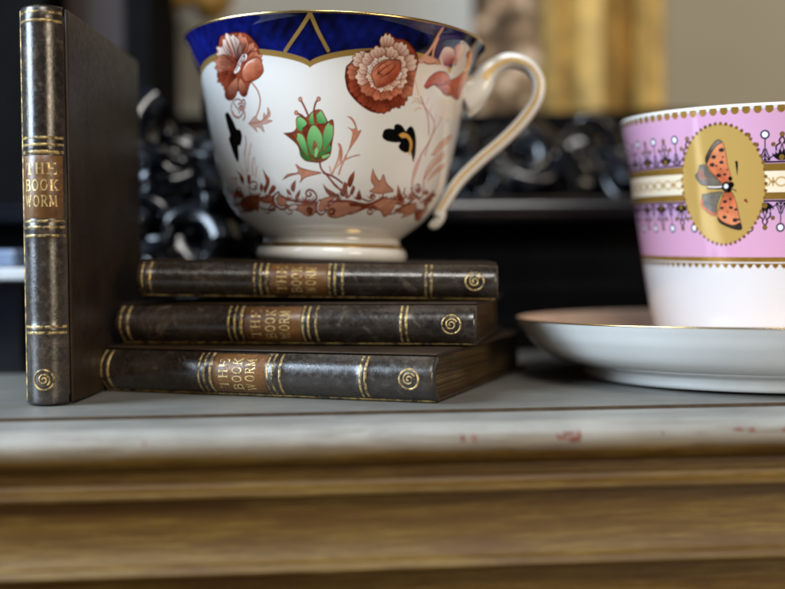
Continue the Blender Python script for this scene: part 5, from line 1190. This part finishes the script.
# gilt line along the flank and the back of the handle
mb = MB()
for side in (-1, 1):
    rows = []
    for q in (-.12, .06, .24, .42):
        row = []
        for i in range(9, 88):
            x = P_[i, 0]+N_[i, 0]*t_[i]*q; z = P_[i, 1]+N_[i, 1]*t_[i]*q
            row.append((x, side*(w_[i]*1.02), z))
        rows.append(row)
    mb.grid(rows)
gl = mb.build('gilt_line', M['gold_line'], handle, smooth=True)
sp_, *_ = strap([(.0520, .0600), (.0550, .0615), (.0580, .0640), (.0600, .0668), (.0598, .0690)], [.0040, .0036, .0030, .0022, .0012], [.0030, .0026, .0020, .0014, .0010], 'handle_spur', M['white_glaze'], handle)
sp2, *_ = strap([(.0435, .0205), (.0420, .0170), (.0402, .0152), (.0388, .0160)], [.0040, .0036, .0028, .0018], [.0020, .0022, .0020, .0014], 'handle_spur', M['white_glaze'], handle)

# ---------------------------------------------------------------- pink cup and its saucer
SX, SY = .1521, .441
CUP_B = [(.0400, .0085), (.0440, .0120), (.0462, .0190), (.0485, .0300), (.0508, .0445), (.0535, .0620), (.0560, .0790), (.0580, .0920), (.0596, .1015)]
CUP_B = [(r, z*.985-.0060) for r, z in CUP_B]
CUP_B_M = Matrix.Translation((SX, SY, .0060)) @ Matrix.Rotation(R(1.6), 4, 'X')
cupB = tag(empty('pink_teacup'), 'pink and white cup with a gold oval medallion and butterfly, standing in the white saucer', 'teacup')
cupB.matrix_world = CUP_B_M
painted_cup('bowl', CUP_B, .058, paint_B, .22, cupB)
zr = CUP_B[-1][1]
V, Q = revolve([(.0596, zr), (.0597, zr+.0005), (.0594, zr+.0010), (.0587, zr+.0009), (.0580, zr)], 200)
link('rim', np_mesh('rim', V, Q), M['white_glaze'], cupB)
V, Q = revolve([(.0580, zr), (.0562, zr-.012), (.052, zr-.035), (.047, zr-.07), (.040, .0060), (.0005, .0050)], 160)
link('inside_glaze', np_mesh('inside_glaze', V, Q), M['white_glaze'], cupB)
V, Q = revolve([(.0400, .0025), (.0375, .0012), (.0340, .0010), (.0330, 0), (.0300, 0), (.0295, .002), (.0005, .002)], 120)
link('foot', np_mesh('foot', V, Q), M['white_glaze'], cupB)

M['saucer_in'] = plain('salmon_glaze', (.88, .62, .47), .10, var=.12, scale=30)
saucer = tag(empty('saucer', (SX, SY, -.0015), (R(-.75), 0, 0)), 'white saucer with salmon pink inside and gilt edge, under the pink cup', 'saucer')
under = spline([(.0700, .0040), (.0706, .0010), (.0717, .0002), (.0735, .0002), (.0746, .0012), (.0749, .0032), (.0755, .0048), (.0780, .0056), (.0848, .0072), (.0915, .0105), (.0970, .0158), (.1005, .0205), (.1024, .0232)], 120)
V, Q = revolve(under, 256); link('underside', np_mesh('underside', V, Q), M['white_glaze'], saucer)
V, Q = revolve([(.1024, .0232), (.1026, .0235), (.1024, .0238), (.1016, .0238)], 256)
link('gilt_edge', np_mesh('gilt_edge', V, Q), M['gold'], saucer)
ins = spline([(.1016, .0238), (.0995, .0222), (.0945, .0170), (.0870, .0115), (.0750, .0085), (.0500, .0072), (.0005, .0070)], 80)
V, Q = revolve(ins, 256); link('well', np_mesh('well', V, Q), M['saucer_in'], saucer)
V, Q = revolve([(.0702, .0042), (.0400, .0045), (.0005, .0045)], 128); link('base', np_mesh('base', V, Q), M['white_glaze'], saucer)

# ---------------------------------------------------------------- what stands behind, out of focus
def lumpy(name, parts, mt, parent, seed, amp=.006, freq=70.0, res=5):
    """carved rocaille: overlapping lobes with scooped, ridged relief"""
    import bmesh
    from mathutils import noise as mn
    bm = bmesh.new()
    for (x, y, z, rx, ry, rz) in parts:
        r = bmesh.ops.create_icosphere(bm, subdivisions=res, radius=1.0)
        for v in r['verts']:
            d = v.co.copy()
            v.co = Vector((x+d.x*rx, y+d.y*ry, z+d.z*rz))
            p = v.co*freq+Vector((seed, seed*2, seed*3))
            n1 = mn.noise(p); n2 = mn.noise(p*2.3)
            v.co += Vector((d.x, d.y, d.z)).normalized()*(amp*(1.4*abs(n1)+.5*abs(n2)-.35))
    me = bpy.data.meshes.new(name); bm.to_mesh(me); bm.free()
    for p in me.polygons: p.use_smooth = True
    return link(name, me, mt, parent)

# long black lacquered plinth with a rounded top moulding
pl = tag(empty('black_plinth', (0, .565, 0), (0, 0, R(2))), 'long black lacquered plinth with stepped mouldings behind the books and cups', 'plinth')
PX0, PX1 = -.42, .55
body = [(.0, -.0014), (.0, .012), (.004, .016), (.004, .030), (.007, .034), (.007, .046), (.011, .050), (.011, .064), (.30, .064), (.30, -.0014)]
MB().prism(body, PX0, PX1, 1).build('plinth_body', M['black_satin'], pl, bevel=.0008)
capp = [(.30, .0645), (.006, .0645)] + [(.001-.006*math.sin(R(a)), .0715-.0068*math.cos(R(a))) for a in range(0, 181, 15)] + [(.02, .0790), (.30, .0790)]
MB().prism(capp[::-1], PX0, PX1, 1).build('plinth_moulding', M['black_gloss'], pl, smooth=True, auto=45)

def curl(c, r0, r1, turns, a0, thick, tilt=0.0, depth=.0, n=70, sec=14):
    """tapering scroll: a coil in a plane facing the viewer, built as one swept tube"""
    V = []; Fc = []
    P = []
    for i in range(n):
        t = i/(n-1); a = a0+turns*2*math.pi*t; r = r0+(r1-r0)*t
        P.append(Vector((c[0]+r*math.cos(a), c[1]+depth*t+r*math.sin(a)*tilt, c[2]+r*math.sin(a))))
    for i in range(n):
        T_ = (P[min(i+1, n-1)]-P[max(i-1, 0)]).normalized()
        A_ = T_.cross(Vector((0, 1, 0))).normalized(); B_ = T_.cross(A_)
        w = thick*(1-.6*i/(n-1))
        for q in range(sec):
            an = 2*math.pi*q/sec
            p = P[i]+A_*math.cos(an)*w+B_*math.sin(an)*w*1.6
            V.append(tuple(p))
    Fc = [(i*sec+q, i*sec+(q+1) % sec, (i+1)*sec+(q+1) % sec, (i+1)*sec+q) for i in range(n-1) for q in range(sec)]
    Fc += [tuple(range(sec-1, -1, -1)), tuple((n-1)*sec+q for q in range(sec))]
    return V, Fc
def ornament(label, blobs, seed, n, box, front):
    """carved foliage: bossy core with tapering acanthus strands thrown over it"""
    e = tag(empty('carved_ornament', (blobs[0][0], blobs[0][1], 0)), label, 'ornament', 'black carved ornaments')
    o = lumpy('carved_body', [(x-e.location.x, y-e.location.y, z, a, b_, c) for x, y, z, a, b_, c in blobs], M['black_gloss'], e, seed, .011, 44.0)
    rr = random.Random(int(seed*10))
    x0, x1, z0, z1 = box
    for q in range(n):
        cx, cz = rr.uniform(x0, x1), rr.uniform(z0, z1)
        V, Fc = curl((cx-e.location.x, front+rr.uniform(-.004, .012)-e.location.y, cz), rr.uniform(.010, .026), rr.uniform(.002, .014),
                     rr.choice((-1, 1))*rr.uniform(.2, .45), rr.uniform(0, 6.3), rr.uniform(.004, .0095), rr.uniform(-.7, .7), rr.uniform(-.012, .012))
        MB().add(V, Fc).build('scroll', M['black_gloss'], e, smooth=True)
    return e
ornament('glossy black carved ornament seen between the standing book and the teacup',
    [(-.098, .525, .020, .045, .022, .022), (-.108, .52, .055, .030, .020, .024), (-.078, .525, .060, .026, .020, .024), (-.098, .525, .088, .030, .020, .020), (-.118, .53, .100, .020, .018, .014), (-.070, .53, .090, .020, .016, .016)], 3.1, 20, (-.125, -.062, .035, .112), .502)
ornament('glossy black carved ornament seen between the teacup handle and the pink cup',
    [(.065, .645, .086, .034, .022, .020), (.105, .64, .092, .036, .022, .024), (.150, .645, .096, .030, .022, .022), (.185, .645, .098, .026, .02, .022), (.090, .65, .108, .028, .018, .012), (.225, .65, .088, .035, .02, .022), (.03, .65, .084, .03, .02, .018)], 8.7, 24, (.03, .20, .084, .118), .616)

# a pale slab on a black pedestal at the far left
sl = tag(empty('pedestal', (-.22, .47, -.0014)), 'black pedestal with a pale stone slab, behind the standing book at the far left', 'pedestal')
MB().box(-.10, .062, .0, .06, 0, .0400).build('pedestal_block', M['black_gloss'], sl, bevel=.002)
M['pale_stone'] = plain('pale_stone', (.62, .64, .66), .25, var=.2, scale=80)
M['blue_grey_sky_sheen'] = plain('blue_grey_sky_sheen', (.22, .29, .42), .25, var=.3, scale=60)  # sky reflection on a dark glossy face, painted in as blue-grey
MB().box(-.104, .066, -.004, .064, .0402, .0455).build('slab', M['pale_stone'], sl, bevel=.001)
MB().box(-.095, .058, .004, .056, .0457, .0535).build('slab_top', M['blue_grey_sky_sheen'], sl, bevel=.002)

# gilt frame with a picture in it, and the wall
M['gilt_frame'] = plain('old_gilt', (.40, .235, .055), .6, .25, var=.5, scale=40)
M['wall'] = plain('beige_wall', (.52, .465, .35), .8, var=.05, scale=6)
wall = tag(MB().box(-1.2, 1.4, 1.0, 1.05, -.3, 1.4).build('back_wall', M['wall']), 'plain beige wall behind everything', 'wall')
def pic_mat():
    m, nt, b = mat('old_painting')
    v = objco(nt); n = noise(nt, 62, 3, .5, v); n2 = noise(nt, 5, 2, .5, v)
    c = ramp(nt, n.outputs['Fac'], [(.36, (.035, .022, .012)), (.47, (.14, .085, .045)), (.56, (.34, .215, .12)), (.64, (.75, .58, .42))])
    nt.links.new(c, b.inputs['Base Color']); b.inputs['Roughness'].default_value = .3
    return m
M['picture'] = pic_mat()
M['mount'] = plain('pale_mount', (.48, .49, .47), .6, var=.06, scale=8)
fr = tag(empty('gilt_picture_frame', (0, .80, 0)), 'tall gilt frame with a painting, standing behind the teacup', 'picture frame')
def fbar(x0, x1, z0, z1, vert):
    mb = MB()
    w = x1-x0 if vert else z1-z0
    prof = [(0, 0), (.10, -.012), (.22, -.010), (.28, -.026), (.45, -.032), (.60, -.026), (.64, -.012), (.74, -.010), (.80, -.034), (.95, -.034), (1, -.02), (1, .02), (0, .02)]
    if vert:
        V = [(x0+p*w, q, z) for z in (z0, z1) for p, q in prof]
    else:
        V = [(x, q, z0+p*w) for x in (x0, x1) for p, q in prof]
    k = len(prof)
    mb.add(V, [(j, (j+1) % k, k+(j+1) % k, k+j) for j in range(k)] + [tuple(range(k-1, -1, -1)), tuple(range(k, 2*k))])
    return mb
fbar(.110, .193, .150, .62, True).build('frame_side', M['gilt_frame'], fr)
MB().box(.060, .1095, .006, .012, .150, .60).build('painting', M['picture'], fr)
MB().box(-.190, .0595, .006, .012, .150, .60).build('mount', M['mount'], fr)

MB().box(-.205, .215, -.03, .04, -.0014, .1495).build('frame_base', M['black_satin'], fr, bevel=.002)

# dark cabinet to the left
cb = tag(empty('dark_cabinet', (0, .66, 0)), 'tall black cabinet with a brown panel behind the standing book', 'cabinet')
mb = MB(); mb.box(-.62, -.205, .0, .08, -.02, .7)
mb.build('carcass', M['black_satin'], cb, bevel=.002)
M['brown_panel'] = plain('brown_panel', (.030, .016, .013), .5, var=.3, scale=14)
MB().box(-.200, -.160, .02, .05, .10, .6).build('door_panel', M['brown_panel'], cb, bevel=.003)
MB().box(-.2045, -.141, .052, .08, -.02, .7).build('door_frame', M['black_satin'], cb, bevel=.002)
MB().box(-.1595, -.141, .0, .0515, -.02, .7).build('door_stile', M['black_satin'], cb, bevel=.002)
gb = lumpy('gilt_bracket', [(-.142, .735, .235, .020, .014, .022), (-.118, .735, .225, .016, .012, .018), (-.128, .735, .252, .022, .014, .020), (-.150, .735, .212, .010, .009, .012), (-.105, .735, .250, .016, .012, .018)], M['gilt_frame'], None, 5.5, .008, 45.0)
tag(gb, 'carved gilt ornament high up between the dark cabinet and the teacup rim', 'ornament')
